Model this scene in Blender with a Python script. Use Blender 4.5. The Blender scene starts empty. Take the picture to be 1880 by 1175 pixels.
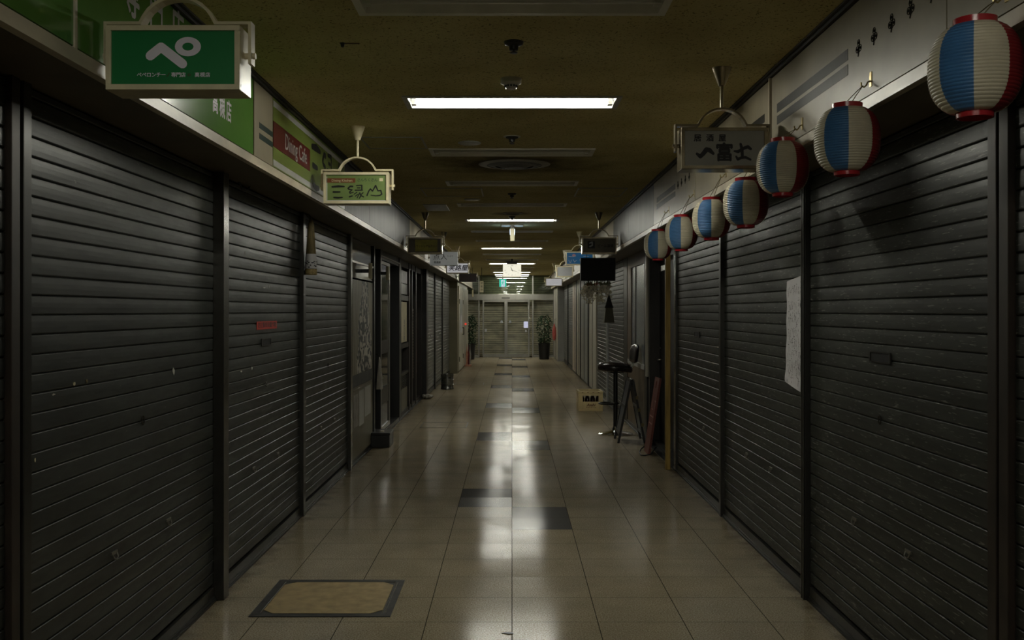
import bpy, bmesh, math, random
from math import pi, sin, cos, radians as R, atan2, hypot
from mathutils import Vector, Matrix
random.seed(7)
S = bpy.context.scene
C = S.collection

# ------------------------------------------------------------------ camera, world, exposure
F = 1827.78; HZ = 571.0; CX = 940.0; EYE = 1.6
cam_d = bpy.data.cameras.new('camera'); cam = bpy.data.objects.new('camera', cam_d); C.objects.link(cam)
cam_d.sensor_width = 36.0; cam_d.lens = 35.0; cam_d.shift_y = -(587.5 - HZ) / 1880.0
cam_d.clip_start = 0.05; cam_d.clip_end = 200
cam.location = (0, 0, EYE); cam.rotation_euler = (R(90), 0, 0)
S.camera = cam
W = bpy.data.worlds.new('world'); S.world = W; W.use_nodes = True
W.node_tree.nodes['Background'].inputs[0].default_value = (0.9, 0.85, 0.6, 1)
W.node_tree.nodes['Background'].inputs[1].default_value = 0.006
S.view_settings.view_transform = 'Standard'; S.view_settings.look = 'None'
S.view_settings.gamma = 1.0; S.view_settings.use_curve_mapping = False
S.view_settings.exposure = 1.85
S.cycles.use_denoising = True
S.cycles.max_bounces = 8; S.cycles.diffuse_bounces = 4; S.cycles.glossy_bounces = 4
S.cycles.transmission_bounces = 6; S.cycles.transparent_max_bounces = 8
S.cycles.sample_clamp_indirect = 6.0
S.cycles.caustics_reflective = False; S.cycles.caustics_refractive = False
TUBE = 34.0           # brightness of a lit fluorescent tube

CEIL = 2.83; WX = 1.65; FX = 1.345; FZ = 2.37
YB = -11.0; YE = 34.4

def P(px, py, Y):
    return Vector(((px - CX) * Y / F, Y, EYE + (HZ - py) * Y / F))

# ------------------------------------------------------------------ materials
M = {}
def nodes_of(name):
    m = bpy.data.materials.new(name); m.use_nodes = True
    nt = m.node_tree; b = nt.nodes['Principled BSDF']
    return m, nt, b
def N(nt, t, **kw):
    n = nt.nodes.new(t)
    for k, v in kw.items(): setattr(n, k, v)
    return n
def L(nt, a, b): nt.links.new(a, b)
def ramp(nt, fac, p0, c0, p1, c1):
    r = N(nt, 'ShaderNodeValToRGB'); e = r.color_ramp.elements
    e[0].position = p0; e[0].color = c0; e[1].position = p1; e[1].color = c1
    L(nt, fac, r.inputs[0]); return r
def mix(nt, fac, a, b, blend='MIX'):
    n = N(nt, 'ShaderNodeMix', data_type='RGBA', blend_type=blend)
    for s, v in ((n.inputs[0], fac), (n.inputs[6], a), (n.inputs[7], b)):
        if hasattr(v, 'is_output'): L(nt, v, s)
        elif isinstance(v, (tuple, list)): s.default_value = tuple(v) + ((1,) if len(v) == 3 else ())
        else: s.default_value = v
    return n.outputs[2]
def math_(nt, op, a, b=None, c=None):
    n = N(nt, 'ShaderNodeMath', operation=op)
    for s, v in zip(n.inputs, (a, b, c)):
        if v is None: continue
        if hasattr(v, 'is_output'): L(nt, v, s)
        else: s.default_value = v
    return n.outputs[0]
def noise(nt, scale, detail=4, vec=None, rough=0.55):
    n = N(nt, 'ShaderNodeTexNoise'); n.inputs['Scale'].default_value = scale
    n.inputs['Detail'].default_value = detail; n.inputs['Roughness'].default_value = rough
    if vec is not None: L(nt, vec, n.inputs['Vector'])
    return n.outputs[0]
def geo_pos(nt): return N(nt, 'ShaderNodeNewGeometry').outputs['Position']
def mapping(nt, vec, scale):
    m = N(nt, 'ShaderNodeMapping'); m.inputs['Scale'].default_value = scale; L(nt, vec, m.inputs['Vector']); return m.outputs[0]

def pm(name, col, rough=0.5, metal=0.0, var=0.25, vs=6.0, bump=0.0, bs=60.0, spec=0.5, stretch=None, rvar=0.0, emis=None, es=0.0, coat=0.0):
    m, nt, b = nodes_of(name)
    pos = geo_pos(nt)
    v = mapping(nt, pos, stretch) if stretch else pos
    n = noise(nt, vs, 5, v)
    lo = tuple(c * (1 - var) for c in col); hi = tuple(min(1, c * (1 + var)) for c in col)
    r = ramp(nt, n, 0.3, lo + (1,), 0.7, hi + (1,))
    L(nt, r.outputs[0], b.inputs['Base Color'])
    b.inputs['Roughness'].default_value = rough; b.inputs['Metallic'].default_value = metal
    b.inputs['Specular IOR Level'].default_value = spec
    if coat: b.inputs['Coat Weight'].default_value = coat; b.inputs['Coat Roughness'].default_value = 0.1
    if rvar:
        n2 = noise(nt, vs * 2.3, 4, v)
        L(nt, math_(nt, 'MULTIPLY_ADD', n2, rvar * 2, rough - rvar), b.inputs['Roughness'])
    if bump:
        bp = N(nt, 'ShaderNodeBump'); bp.inputs['Strength'].default_value = bump; bp.inputs['Distance'].default_value = 0.002
        L(nt, noise(nt, bs, 3, v), bp.inputs['Height']); L(nt, bp.outputs[0], b.inputs['Normal'])
    if emis:
        b.inputs['Emission Color'].default_value = tuple(emis) + (1,); b.inputs['Emission Strength'].default_value = es
    M[name] = m
    return m

def make_floor():
    m, nt, b = nodes_of('vinyl_tile_floor')
    pos = geo_pos(nt); sx = N(nt, 'ShaderNodeSeparateXYZ'); L(nt, pos, sx.inputs[0])
    X, Y = sx.outputs[0], sx.outputs[1]
    u = math_(nt, 'DIVIDE', X, 0.4416)
    y0 = math_(nt, 'SUBTRACT', Y, 7.294)
    near = math_(nt, 'LESS_THAN', Y, 7.294)
    pitch = math_(nt, 'MULTIPLY_ADD', near, 0.0175, 0.417)
    v = math_(nt, 'DIVIDE', y0, pitch)
    fu, fv = math_(nt, 'FLOOR', u), math_(nt, 'FLOOR', v)
    ru, rv = math_(nt, 'SUBTRACT', u, fu), math_(nt, 'SUBTRACT', v, fv)
    # dark blocks: two rows on the right of the centre line, the next two rows on the left, every ten rows
    m10 = math_(nt, 'FLOORED_MODULO', fv, 10.0)
    right = math_(nt, 'MULTIPLY', math_(nt, 'COMPARE', fu, 0.0, 0.1), math_(nt, 'LESS_THAN', m10, 1.5))
    left = math_(nt, 'MULTIPLY', math_(nt, 'COMPARE', fu, -1.0, 0.1), math_(nt, 'COMPARE', m10, 2.5, 0.6))
    dark = math_(nt, 'MULTIPLY', math_(nt, 'MAXIMUM', right, left), math_(nt, 'GREATER_THAN', Y, 7.28))
    cv = N(nt, 'ShaderNodeCombineXYZ'); L(nt, fu, cv.inputs[0]); L(nt, fv, cv.inputs[1])
    wn = N(nt, 'ShaderNodeTexWhiteNoise'); L(nt, cv.outputs[0], wn.inputs['Vector'])
    speck = ramp(nt, noise(nt, 120, 3, pos, 0.8), 0.38, (0.215, 0.165, 0.098, 1), 0.62, (0.46, 0.405, 0.295, 1))
    blot = ramp(nt, noise(nt, 3.0, 5, pos), 0.3, (0.80, 0.80, 0.80, 1), 0.7, (1, 1, 1, 1))
    base = mix(nt, 1.0, speck.outputs[0], blot.outputs[0], 'MULTIPLY')
    tone = ramp(nt, wn.outputs[0], 0.0, (0.93, 0.925, 0.92, 1), 1.0, (1, 1, 1, 1))
    base = mix(nt, 1.0, base, tone.outputs[0], 'MULTIPLY')
    dk = ramp(nt, noise(nt, 190, 2, pos, 0.7), 0.3, (0.045, 0.045, 0.05, 1), 0.7, (0.085, 0.085, 0.09, 1))
    base = mix(nt, dark, base, dk.outputs[0])
    # joints
    eu = math_(nt, 'MINIMUM', ru, math_(nt, 'SUBTRACT', 1.0, ru)); ev = math_(nt, 'MINIMUM', rv, math_(nt, 'SUBTRACT', 1.0, rv))
    ju = math_(nt, 'LESS_THAN', eu, 0.0055); jv = math_(nt, 'LESS_THAN', ev, 0.0065)
    joint = math_(nt, 'MAXIMUM', ju, math_(nt, 'MULTIPLY', jv, 0.75))
    base = mix(nt, math_(nt, 'MULTIPLY', joint, 0.9), base, (0.022, 0.019, 0.014))
    # grime along the walls
    ax = math_(nt, 'ABSOLUTE', X)
    g = math_(nt, 'MULTIPLY_ADD', noise(nt, 7, 4, pos), 0.30, math_(nt, 'SUBTRACT', ax, 1.66))
    gr = ramp(nt, g, 0.02, (1, 1, 1, 1), 0.20, (0.30, 0.28, 0.24, 1))
    base = mix(nt, 1.0, base, gr.outputs[0], 'MULTIPLY')
    L(nt, base, b.inputs['Base Color'])
    rr = math_(nt, 'MULTIPLY_ADD', noise(nt, 5, 4, pos), 0.07, 0.085)
    L(nt, math_(nt, 'MULTIPLY_ADD', wn.outputs[0], 0.05, rr), b.inputs['Roughness'])
    b.inputs['Specular IOR Level'].default_value = 0.36
    # each tile lies a hair out of level
    vs = N(nt, 'ShaderNodeVectorMath', operation='SUBTRACT'); L(nt, wn.outputs[1], vs.inputs[0]); vs.inputs[1].default_value = (0.5, 0.5, 0.5)
    sc = N(nt, 'ShaderNodeVectorMath', operation='MULTIPLY'); L(nt, vs.outputs[0], sc.inputs[0]); sc.inputs[1].default_value = (0.004, 0.013, 0)
    gn = N(nt, 'ShaderNodeNewGeometry')
    bp = N(nt, 'ShaderNodeBump'); bp.inputs['Strength'].default_value = 0.14; bp.inputs['Distance'].default_value = 0.0015
    L(nt, noise(nt, 38, 3, pos), bp.inputs['Height'])
    ad = N(nt, 'ShaderNodeVectorMath', operation='ADD'); L(nt, bp.outputs[0], ad.inputs[0]); L(nt, sc.outputs[0], ad.inputs[1])
    nz = N(nt, 'ShaderNodeVectorMath', operation='NORMALIZE'); L(nt, ad.outputs[0], nz.inputs[0])
    L(nt, nz.outputs[0], b.inputs['Normal'])
    df = N(nt, 'ShaderNodeBsdfDiffuse'); L(nt, base, df.inputs[0])
    wax = math_(nt, 'MULTIPLY_ADD', wn.outputs[0], 0.20, 0.33)
    wax = math_(nt, 'MULTIPLY', wax, math_(nt, 'MULTIPLY_ADD', joint, -0.9, 1.0))
    mx = N(nt, 'ShaderNodeMixShader'); L(nt, wax, mx.inputs[0]); L(nt, df.outputs[0], mx.inputs[1]); L(nt, b.outputs[0], mx.inputs[2])
    L(nt, mx.outputs[0], nt.nodes['Material Output'].inputs[0])
    M['floor'] = m
make_floor()

def make_ceiling():
    m, nt, b = nodes_of('mineral_fibre_ceiling')
    pos = geo_pos(nt)
    base = ramp(nt, noise(nt, 2.2, 5, pos), 0.3, (0.49, 0.425, 0.200, 1), 0.7, (0.63, 0.565, 0.295, 1)).outputs[0]
    sp = ramp(nt, noise(nt, 85, 2, mapping(nt, pos, (1, 1, 1)), 0.6), 0.33, (0.22, 0.20, 0.16, 1), 0.40, (1, 1, 1, 1)).outputs[0]
    base = mix(nt, 1.0, base, sp, 'MULTIPLY')
    # soot blown out of the air outlets
    for (vx, vy, rad) in ((0.02, 8.3, 0.95), (0.0, 12.56, 0.3), (0.0, 24.42, 0.6)):
        d = N(nt, 'ShaderNodeVectorMath', operation='DISTANCE'); L(nt, pos, d.inputs[0]); d.inputs[1].default_value = (vx, vy, CEIL)
        q = math_(nt, 'MULTIPLY_ADD', noise(nt, 4, 5, pos), -0.8 * rad, math_(nt, 'ADD', d.outputs[1], 0.25 * rad))
        k = ramp(nt, math_(nt, 'DIVIDE', q, rad), 0.15, (0.22, 0.2, 0.18, 1), 0.75, (1, 1, 1, 1)).outputs[0]
        base = mix(nt, 1.0, base, k, 'MULTIPLY')
    L(nt, base, b.inputs['Base Color']); b.inputs['Roughness'].default_value = 0.9; b.inputs['Specular IOR Level'].default_value = 0.2
    bp = N(nt, 'ShaderNodeBump'); bp.inputs['Strength'].default_value = 0.35; bp.inputs['Distance'].default_value = 0.003
    L(nt, noise(nt, 85, 3, pos), bp.inputs['Height']); L(nt, bp.outputs[0], b.inputs['Normal'])
    M['ceiling'] = m
make_ceiling()

def make_shutter_mat(name, col, scratch=0.0, rough=0.34, metal=0.25):
    m, nt, b = nodes_of(name)
    pos = geo_pos(nt)
    n = noise(nt, 3.0, 6, mapping(nt, pos, (1, 0.6, 2.2)))
    base = ramp(nt, n, 0.28, tuple(c * 0.62 for c in col) + (1,), 0.72, tuple(c * 1.3 for c in col) + (1,)).outputs[0]
    streak = ramp(nt, noise(nt, 1.0, 4, mapping(nt, pos, (1, 9, 60))), 0.42, (0.8, 0.8, 0.8, 1), 0.6, (1.1, 1.1, 1.1, 1)).outputs[0]
    base = mix(nt, 1.0, base, streak, 'MULTIPLY')
    # chipped paint
    chip = math_(nt, 'GREATER_THAN', noise(nt, 1.0, 3, mapping(nt, pos, (1, 13, 26)), 0.6), 0.745)
    base = mix(nt, math_(nt, 'MULTIPLY', chip, 0.55), base, (0.27, 0.26, 0.23))
    if scratch:
        s = math_(nt, 'GREATER_THAN', noise(nt, 1.0, 2, mapping(nt, pos, (1, 13, 170)), 0.5), 0.665)
        base = mix(nt, math_(nt, 'MULTIPLY', s, scratch), base, (0.22, 0.22, 0.20))
    L(nt, base, b.inputs['Base Color'])
    L(nt, math_(nt, 'MULTIPLY_ADD', noise(nt, 6, 4, mapping(nt, pos, (1, 1, 4))), 0.22, rough - 0.11), b.inputs['Roughness'])
    b.inputs['Metallic'].default_value = metal
    bp = N(nt, 'ShaderNodeBump'); bp.inputs['Strength'].default_value = 0.5; bp.inputs['Distance'].default_value = 0.004
    L(nt, noise(nt, 1.6, 3, mapping(nt, pos, (1, 1, 5))), bp.inputs['Height']); L(nt, bp.outputs[0], b.inputs['Normal'])
    M[name] = m
make_shutter_mat('shutter_grey', (0.036, 0.040, 0.037), rough=0.42, metal=0.1)
make_shutter_mat('shutter_scuffed', (0.033, 0.036, 0.030), scratch=0.8, rough=0.45, metal=0.1)
make_shutter_mat('shutter_pale', (0.14, 0.145, 0.13), rough=0.34)
make_shutter_mat('shutter_beige', (0.86, 0.79, 0.58), rough=0.5, metal=0.0)

pm('post_dark', (0.036, 0.035, 0.031), 0.35, 0.4, 0.4, 5, stretch=(1, 1, 0.3))
pm('post_steel', (0.11, 0.107, 0.095), 0.22, 0.7, 0.3, 4, stretch=(1, 1, 0.3), rvar=0.08)
pm('post_rust', (0.030, 0.021, 0.015), 0.5, 0.2, 0.5, 9, stretch=(1, 1, 0.4))
pm('black', (0.012, 0.012, 0.012), 0.4, 0, 0.2)
pm('black_matt', (0.010, 0.010, 0.010), 0.8, 0, 0.2)
pm('black_gloss', (0.008, 0.008, 0.010), 0.08, 0, 0.2, spec=0.18)
pm('dark_pane', (0.006, 0.006, 0.007), 0.06, 0, 0.2, spec=0.05)
pm('dark_wall', (0.05, 0.047, 0.04), 0.8, 0, 0.3)
pm('soffit', (0.13, 0.105, 0.066), 0.45, 0, 0.25, 3)
pm('fascia_cream', (0.33, 0.29, 0.205), 0.40, 0, 0.14, 3, bump=0.1, bs=4, spec=0.3)
pm('fascia_trim', (0.60, 0.54, 0.42), 0.38, 0, 0.25, 7, stretch=(1, 0.4, 1))
pm('fascia_metal', (0.034, 0.034, 0.029), 0.45, 0.0, 0.4, 4, stretch=(1, 3, 0.4), rvar=0.08, spec=0.2)
pm('cornice', (0.03, 0.028, 0.022), 0.5, 0, 0.3)
pm('green_film', (0.105, 0.27, 0.050), 0.16, 0, 0.08, 3)
pm('lime_film', (0.20, 0.265, 0.06), 0.30, 0, 0.1, 3)
pm('red_film', (0.13, 0.016, 0.014), 0.35, 0, 0.15)
pm('white_film', (0.50, 0.50, 0.48), 0.4, 0, 0.1)
pm('dark_green_film', (0.015, 0.04, 0.035), 0.4, 0, 0.1)
pm('ink', (0.006, 0.006, 0.008), 0.5, 0, 0.1)
pm('stripe_grey', (0.022, 0.022, 0.02), 0.45, 0, 0.2, spec=0.15)
pm('sign_cream', (0.70, 0.63, 0.43), 0.35, 0, 0.12, 9)
pm('sign_bronze', (0.34, 0.29, 0.19), 0.22, 0.75, 0.2, 9)
pm('sign_green', (0.003, 0.19, 0.048), 0.5, 0, 0.06)
pm('sign_lime', (0.155, 0.225, 0.07), 0.35, 0, 0.12)
pm('sign_white', (0.37, 0.37, 0.33), 0.35, 0, 0.06)
pm('sign_grey', (0.42, 0.44, 0.47), 0.35, 0, 0.06)
pm('sign_lilac', (0.84, 0.79, 0.90), 0.4, 0, 0.05)
pm('sign_yellow', (0.42, 0.38, 0.02), 0.4, 0, 0.3, 12)
pm('sign_yellow_field', (0.13, 0.11, 0.06), 0.4, 0, 0.2)
pm('sign_blue', (0.015, 0.16, 0.42), 0.3, 0, 0.12, 14)
pm('sign_brown', (0.04, 0.016, 0.013), 0.4, 0, 0.2)
pm('orange_film', (0.17, 0.045, 0.015), 0.4, 0, 0.15)
pm('pink_film', (0.45, 0.24, 0.30), 0.4, 0, 0.15)
pm('dark_red_ink', (0.09, 0.01, 0.008), 0.5, 0, 0.1)
pm('white_enamel', (0.74, 0.74, 0.69), 0.35, 0, 0.1, 6)
pm('reflector', (0.42, 0.42, 0.42), 0.4, 0, 0.05)
pm('tube_off', (0.62, 0.62, 0.60), 0.2, 0, 0.03)
pm('plastic_white', (0.55, 0.54, 0.48), 0.4, 0, 0.08)
pm('tan_panel', (0.36, 0.27, 0.13), 0.45, 0, 0.25, 14, bump=0.2, bs=150)
pm('hatch_metal', (0.055, 0.055, 0.052), 0.45, 0.5, 0.4, 12)
pm('silver', (0.62, 0.62, 0.58), 0.25, 0.9, 0.15)
pm('aluminium', (0.30, 0.295, 0.265), 0.3, 0.85, 0.12, 5, stretch=(1, 1, 0.2))
pm('keg_metal', (0.22, 0.22, 0.21), 0.25, 0.9, 0.3, 14)
pm('chrome', (0.75, 0.75, 0.74), 0.10, 1.0, 0.05)
pm('lantern_blue', (0.050, 0.150, 0.33), 0.42, 0, 0.14, 14)
pm('lantern_white', (0.56, 0.51, 0.385), 0.45, 0, 0.12, 12)
pm('lantern_red', (0.22, 0.018, 0.020), 0.42, 0, 0.2, 12)
pm('red_plastic', (0.42, 0.022, 0.03), 0.22, 0, 0.15)
pm('wire', (0.20, 0.17, 0.09), 0.4, 0.6, 0.2)
pm('brass', (0.50, 0.40, 0.18), 0.3, 0.8, 0.2)
pm('paper', (0.60, 0.59, 0.60), 0.7, 0, 0.05)
pm('paper_cream', (0.58, 0.52, 0.34), 0.7, 0, 0.08)
pm('red_sticker', (0.50, 0.035, 0.020), 0.5, 0, 0.1)
pm('wood_yellow', (0.34, 0.22, 0.05), 0.55, 0, 0.35, 5, stretch=(6, 6, 0.5))
pm('wood_brown', (0.075, 0.050, 0.028), 0.45, 0, 0.4, 5, stretch=(5, 5, 0.5))
pm('wood_dark', (0.016, 0.012, 0.009), 0.45, 0, 0.4, 5, stretch=(5, 5, 0.5))
pm('board_tan', (0.17, 0.155, 0.11), 0.5, 0, 0.2, 3)
pm('board_red', (0.17, 0.045, 0.032), 0.5, 0, 0.25, 8)
pm('letter_pink', (0.50, 0.30, 0.26), 0.6, 0, 0.1)
pm('slate', (0.05, 0.055, 0.07), 0.35, 0, 0.35, 9)
pm('frosted', (0.11, 0.12, 0.127), 0.25, 0, 0.1, 2)
pm('panel_white', (0.50, 0.48, 0.40), 0.35, 0, 0.08, 3, stretch=(1, 1, 0.3))
pm('panel_grey', (0.33, 0.34, 0.33), 0.35, 0, 0.1, 3)
pm('panel_pink', (0.52, 0.44, 0.37), 0.35, 0, 0.08, 3)
pm('column_olive', (0.24, 0.22, 0.14), 0.5, 0, 0.12, 3)
pm('crate_yellow', (0.66, 0.53, 0.28), 0.4, 0, 0.1, 14)
pm('bottle_glass', (0.022, 0.010, 0.006), 0.12, 0, 0.2)
pm('ink_brown', (0.10, 0.02, 0.012), 0.5, 0, 0.1)
pm('leather', (0.020, 0.014, 0.013), 0.24, 0, 0.2, 20)
pm('leaf', (0.030, 0.075, 0.028), 0.35, 0, 0.5, 8)
pm('soil', (0.03, 0.02, 0.012), 0.9)
pm('straw', (0.15, 0.115, 0.045), 0.7, 0, 0.4, 30, stretch=(4, 4, 0.3))
pm('straw_pale', (0.34, 0.26, 0.11), 0.7, 0, 0.4, 60)
pm('cloth_grey', (0.30, 0.28, 0.24), 0.8, 0, 0.2, 10)
pm('flower_white', (0.66, 0.61, 0.48), 0.8, 0, 0.3, 40)
pm('flower_red', (0.22, 0.07, 0.04), 0.8, 0, 0.3, 40)
pm('flower_olive', (0.10, 0.11, 0.04), 0.8, 0, 0.3, 40)
pm('dark_olive', (0.045, 0.040, 0.014), 0.6, 0, 0.2)
pm('red_cloth', (0.48, 0.10, 0.085), 0.6, 0, 0.25, 12)
pm('pink_plastic', (0.46, 0.22, 0.14), 0.4, 0, 0.2, 12)
pm('red_curtain', (0.11, 0.012, 0.012), 0.7, 0, 0.3)
pm('rust', (0.07, 0.04, 0.02), 0.8, 0, 0.4)
pm('vent_dark', (0.035, 0.033, 0.028), 0.5, 0.2, 0.4, 9)
pm('vent_ring', (0.15, 0.13, 0.085), 0.45, 0.1, 0.35, 9)
pm('lamp_on', (0.9, 0.9, 0.9), 0.3, emis=(1.0, 0.985, 0.85), es=TUBE)
pm('clock_glow', (0.8, 0.8, 0.7), 0.3, var=0.05, emis=(1.0, 0.97, 0.80), es=0.22)
pm('exit_green', (0.02, 0.5, 0.3), 0.3, var=0.05, emis=(0.03, 0.75, 0.50), es=0.17)
pm('exit_white', (0.8, 0.8, 0.8), 0.3, var=0.03, emis=(0.70, 0.80, 1.0), es=0.19)
pm('guide_glow', (0.6, 0.7, 0.8), 0.3, var=0.03, emis=(0.45, 0.70, 1.0), es=3.0)
pm('red_lamp', (0.6, 0.02, 0.02), 0.3, var=0.03, emis=(1.0, 0.06, 0.03), es=0.18)
pm('notice_glow', (0.6, 0.6, 0.7), 0.3, var=0.05, emis=(0.62, 0.66, 1.0), es=0.12)  # bluish paper notice; its brightness is added as emission, the sheet is no lamp
pm('sign_lit', (0.75, 0.75, 0.75), 0.4, var=0.04, emis=(0.95, 0.95, 1.0), es=0.08)

def make_glass(name, tint):
    m = bpy.data.materials.new(name); m.use_nodes = True; nt = m.node_tree; nt.nodes.clear()
    o = N(nt, 'ShaderNodeOutputMaterial'); mx = N(nt, 'ShaderNodeMixShader')
    t = N(nt, 'ShaderNodeBsdfTransparent'); t.inputs[0].default_value = tint
    g = N(nt, 'ShaderNodeBsdfGlossy'); g.inputs['Roughness'].default_value = 0.02
    fr = N(nt, 'ShaderNodeFresnel'); fr.inputs[0].default_value = 1.5
    L(nt, math_(nt, 'MULTIPLY_ADD', fr.outputs[0], 1.0, 0.02), mx.inputs[0])
    L(nt, t.outputs[0], mx.inputs[1]); L(nt, g.outputs[0], mx.inputs[2]); L(nt, mx.outputs[0], o.inputs[0])
    M[name] = m
make_glass('glass', (0.97, 0.98, 0.97, 1)); make_glass('tinted_glass', (0.62, 0.66, 0.62, 1))

def make_poster_mat():
    m, nt, b = nodes_of('swirl_poster_print')
    pos = geo_pos(nt); sx = N(nt, 'ShaderNodeSeparateXYZ'); L(nt, pos, sx.inputs[0])
    w = N(nt, 'ShaderNodeTexWave'); w.inputs['Scale'].default_value = 3.6; w.inputs['Distortion'].default_value = 13.0
    w.inputs['Detail'].default_value = 2.0; w.inputs['Detail Scale'].default_value = 1.3
    L(nt, mapping(nt, pos, (1, 1.2, 1.5)), w.inputs['Vector'])
    bw = ramp(nt, w.outputs[0], 0.46, (0.02, 0.02, 0.02, 1), 0.52, (0.52, 0.49, 0.42, 1)).outputs[0]
    paper = ramp(nt, noise(nt, 5, 4, mapping(nt, pos, (1, 4, 0.5))), 0.35, (0.16, 0.14, 0.08, 1), 0.65, (0.30, 0.27, 0.19, 1)).outputs[0]
    # the ink figure fills the middle and widens towards the foot of the sheet
    cy = math_(nt, 'ABSOLUTE', math_(nt, 'SUBTRACT', sx.outputs[1], 11.15))
    half = math_(nt, 'MULTIPLY_ADD', sx.outputs[2], -0.42, 1.18)
    inside = math_(nt, 'LESS_THAN', math_(nt, 'MULTIPLY_ADD', noise(nt, 3, 3, pos), 0.5, cy), math_(nt, 'ADD', half, 0.1))
    L(nt, mix(nt, inside, paper, bw), b.inputs['Base Color']); b.inputs['Roughness'].default_value = 0.5
    M['poster_print'] = m
make_poster_mat()

# ------------------------------------------------------------------ mesh building
ORG = {}
class MB:
    def __init__(s): s.v = []; s.f = []; s.m = []; s.cur = 0
    def add(s, vs, fs):
        o = len(s.v); s.v += [tuple(v) for v in vs]
        for f in fs: s.f.append(tuple(i + o for i in f)); s.m.append(s.cur)
        return s
    def box(s, x0, x1, y0, y1, z0, z1):
        x0, x1 = sorted((x0, x1)); y0, y1 = sorted((y0, y1)); z0, z1 = sorted((z0, z1))
        return s.add([(x0, y0, z0), (x1, y0, z0), (x1, y1, z0), (x0, y1, z0), (x0, y0, z1), (x1, y0, z1), (x1, y1, z1), (x0, y1, z1)],
                     [(3, 2, 1, 0), (4, 5, 6, 7), (0, 1, 5, 4), (1, 2, 6, 5), (2, 3, 7, 6), (3, 0, 4, 7)])
    def hexa(s, b, t):   # two quads of points
        return s.add(list(b) + list(t), [(3, 2, 1, 0), (4, 5, 6, 7), (0, 1, 5, 4), (1, 2, 6, 5), (2, 3, 7, 6), (3, 0, 4, 7)])
    def quad(s, a, b, c, d): return s.add([a, b, c, d], [(0, 1, 2, 3)])
    def tube(s, path, r, n=10, closed=False, caps=True):
        path = [Vector(p) for p in path]; k = len(path); rs = r if isinstance(r, (list, tuple)) else [r] * k
        vs = []; ref = None
        for i, p in enumerate(path):
            a = path[(i - 1) % k] if (closed or i > 0) else p
            b = path[(i + 1) % k] if (closed or i < k - 1) else p
            t = (b - a).normalized()
            if ref is None: ref = Vector((0, 0, 1)) if abs(t.z) < 0.9 else Vector((1, 0, 0))
            u = t.cross(ref).normalized(); w = t.cross(u).normalized(); ref = -w if False else ref
            for j in range(n):
                q = 2 * pi * j / n; vs.append(p + u * cos(q) * rs[i] + w * sin(q) * rs[i])
        fs = []
        for i in range(k if closed else k - 1):
            for j in range(n):
                a = i * n + j; b = i * n + (j + 1) % n; c = ((i + 1) % k) * n + (j + 1) % n; d = ((i + 1) % k) * n + j
                fs.append((a, b, c, d))
        if not closed and caps: fs += [tuple(range(n))[::-1], tuple(range((k - 1) * n, k * n))]
        return s.add(vs, fs)
    def cyl(s, p0, p1, r, n=16, r1=None): return s.tube([p0, p1], [r, r if r1 is None else r1], n)
    def lathe(s, c, prof, n=24, sx=1, sy=1, a0=0):
        vs = []
        for (r, z) in prof:
            for j in range(n):
                q = a0 + 2 * pi * j / n; vs.append((c[0] + r * cos(q) * sx, c[1] + r * sin(q) * sy, c[2] + z))
        fs = []
        for i in range(len(prof) - 1):
            for j in range(n):
                fs.append((i * n + j, i * n + (j + 1) % n, (i + 1) * n + (j + 1) % n, (i + 1) * n + j))
        if prof[0][0] > 1e-5: fs.append(tuple(range(n))[::-1])
        if prof[-1][0] > 1e-5: fs.append(tuple(range((len(prof) - 1) * n, len(prof) * n)))
        return s.add(vs, fs)
    def prism(s, poly, fn, d0, d1):   # fn(u, v, d) -> point
        n = len(poly)
        vs = [fn(u, v, d0) for u, v in poly] + [fn(u, v, d1) for u, v in poly]
        fs = [tuple(range(n))[::-1], tuple(range(n, 2 * n))] + [(i, (i + 1) % n, n + (i + 1) % n, n + i) for i in range(n)]
        return s.add(vs, fs)
    def ellipsoid(s, c, rx, ry, rz, n=14, k=8):
        prof = [(sin(pi * i / k), -cos(pi * i / k)) for i in range(k + 1)]
        vs = [];
        for (r, z) in prof:
            for j in range(n): vs.append((c[0] + rx * r * cos(2 * pi * j / n), c[1] + ry * r * sin(2 * pi * j / n), c[2] + rz * z))
        fs = [(i * n + j, i * n + (j + 1) % n, (i + 1) * n + (j + 1) % n, (i + 1) * n + j) for i in range(k) for j in range(n)]
        return s.add(vs, fs)
    def build(s, name, mats, parent=None, smooth=False, bevel=0.0):
        org = Vector((0, 0, 0))
        if parent is not None: org = ORG.get(parent.name, Vector((0, 0, 0)))
        me = bpy.data.meshes.new(name)
        me.from_pydata([tuple(Vector(v) - org) for v in s.v], [], s.f)
        if not isinstance(mats, (list, tuple)): mats = [mats]
        for m in mats: me.materials.append(M[m] if isinstance(m, str) else m)
        for p, mi in zip(me.polygons, s.m): p.material_index = mi
        bm = bmesh.new(); bm.from_mesh(me)
        bmesh.ops.remove_doubles(bm, verts=bm.verts, dist=1e-5)
        bmesh.ops.recalc_face_normals(bm, faces=bm.faces)
        bm.to_mesh(me); bm.free()
        if smooth:
            for p in me.polygons: p.use_smooth = True
            me.set_sharp_from_angle(angle=R(38))
        o = bpy.data.objects.new(name, me); C.objects.link(o)
        if parent is not None: o.parent = parent; ORG[o.name] = org
        if bevel:
            b = o.modifiers.new('bevel', 'BEVEL'); b.width = bevel; b.segments = 2; b.limit_method = 'ANGLE'
        return o

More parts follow.
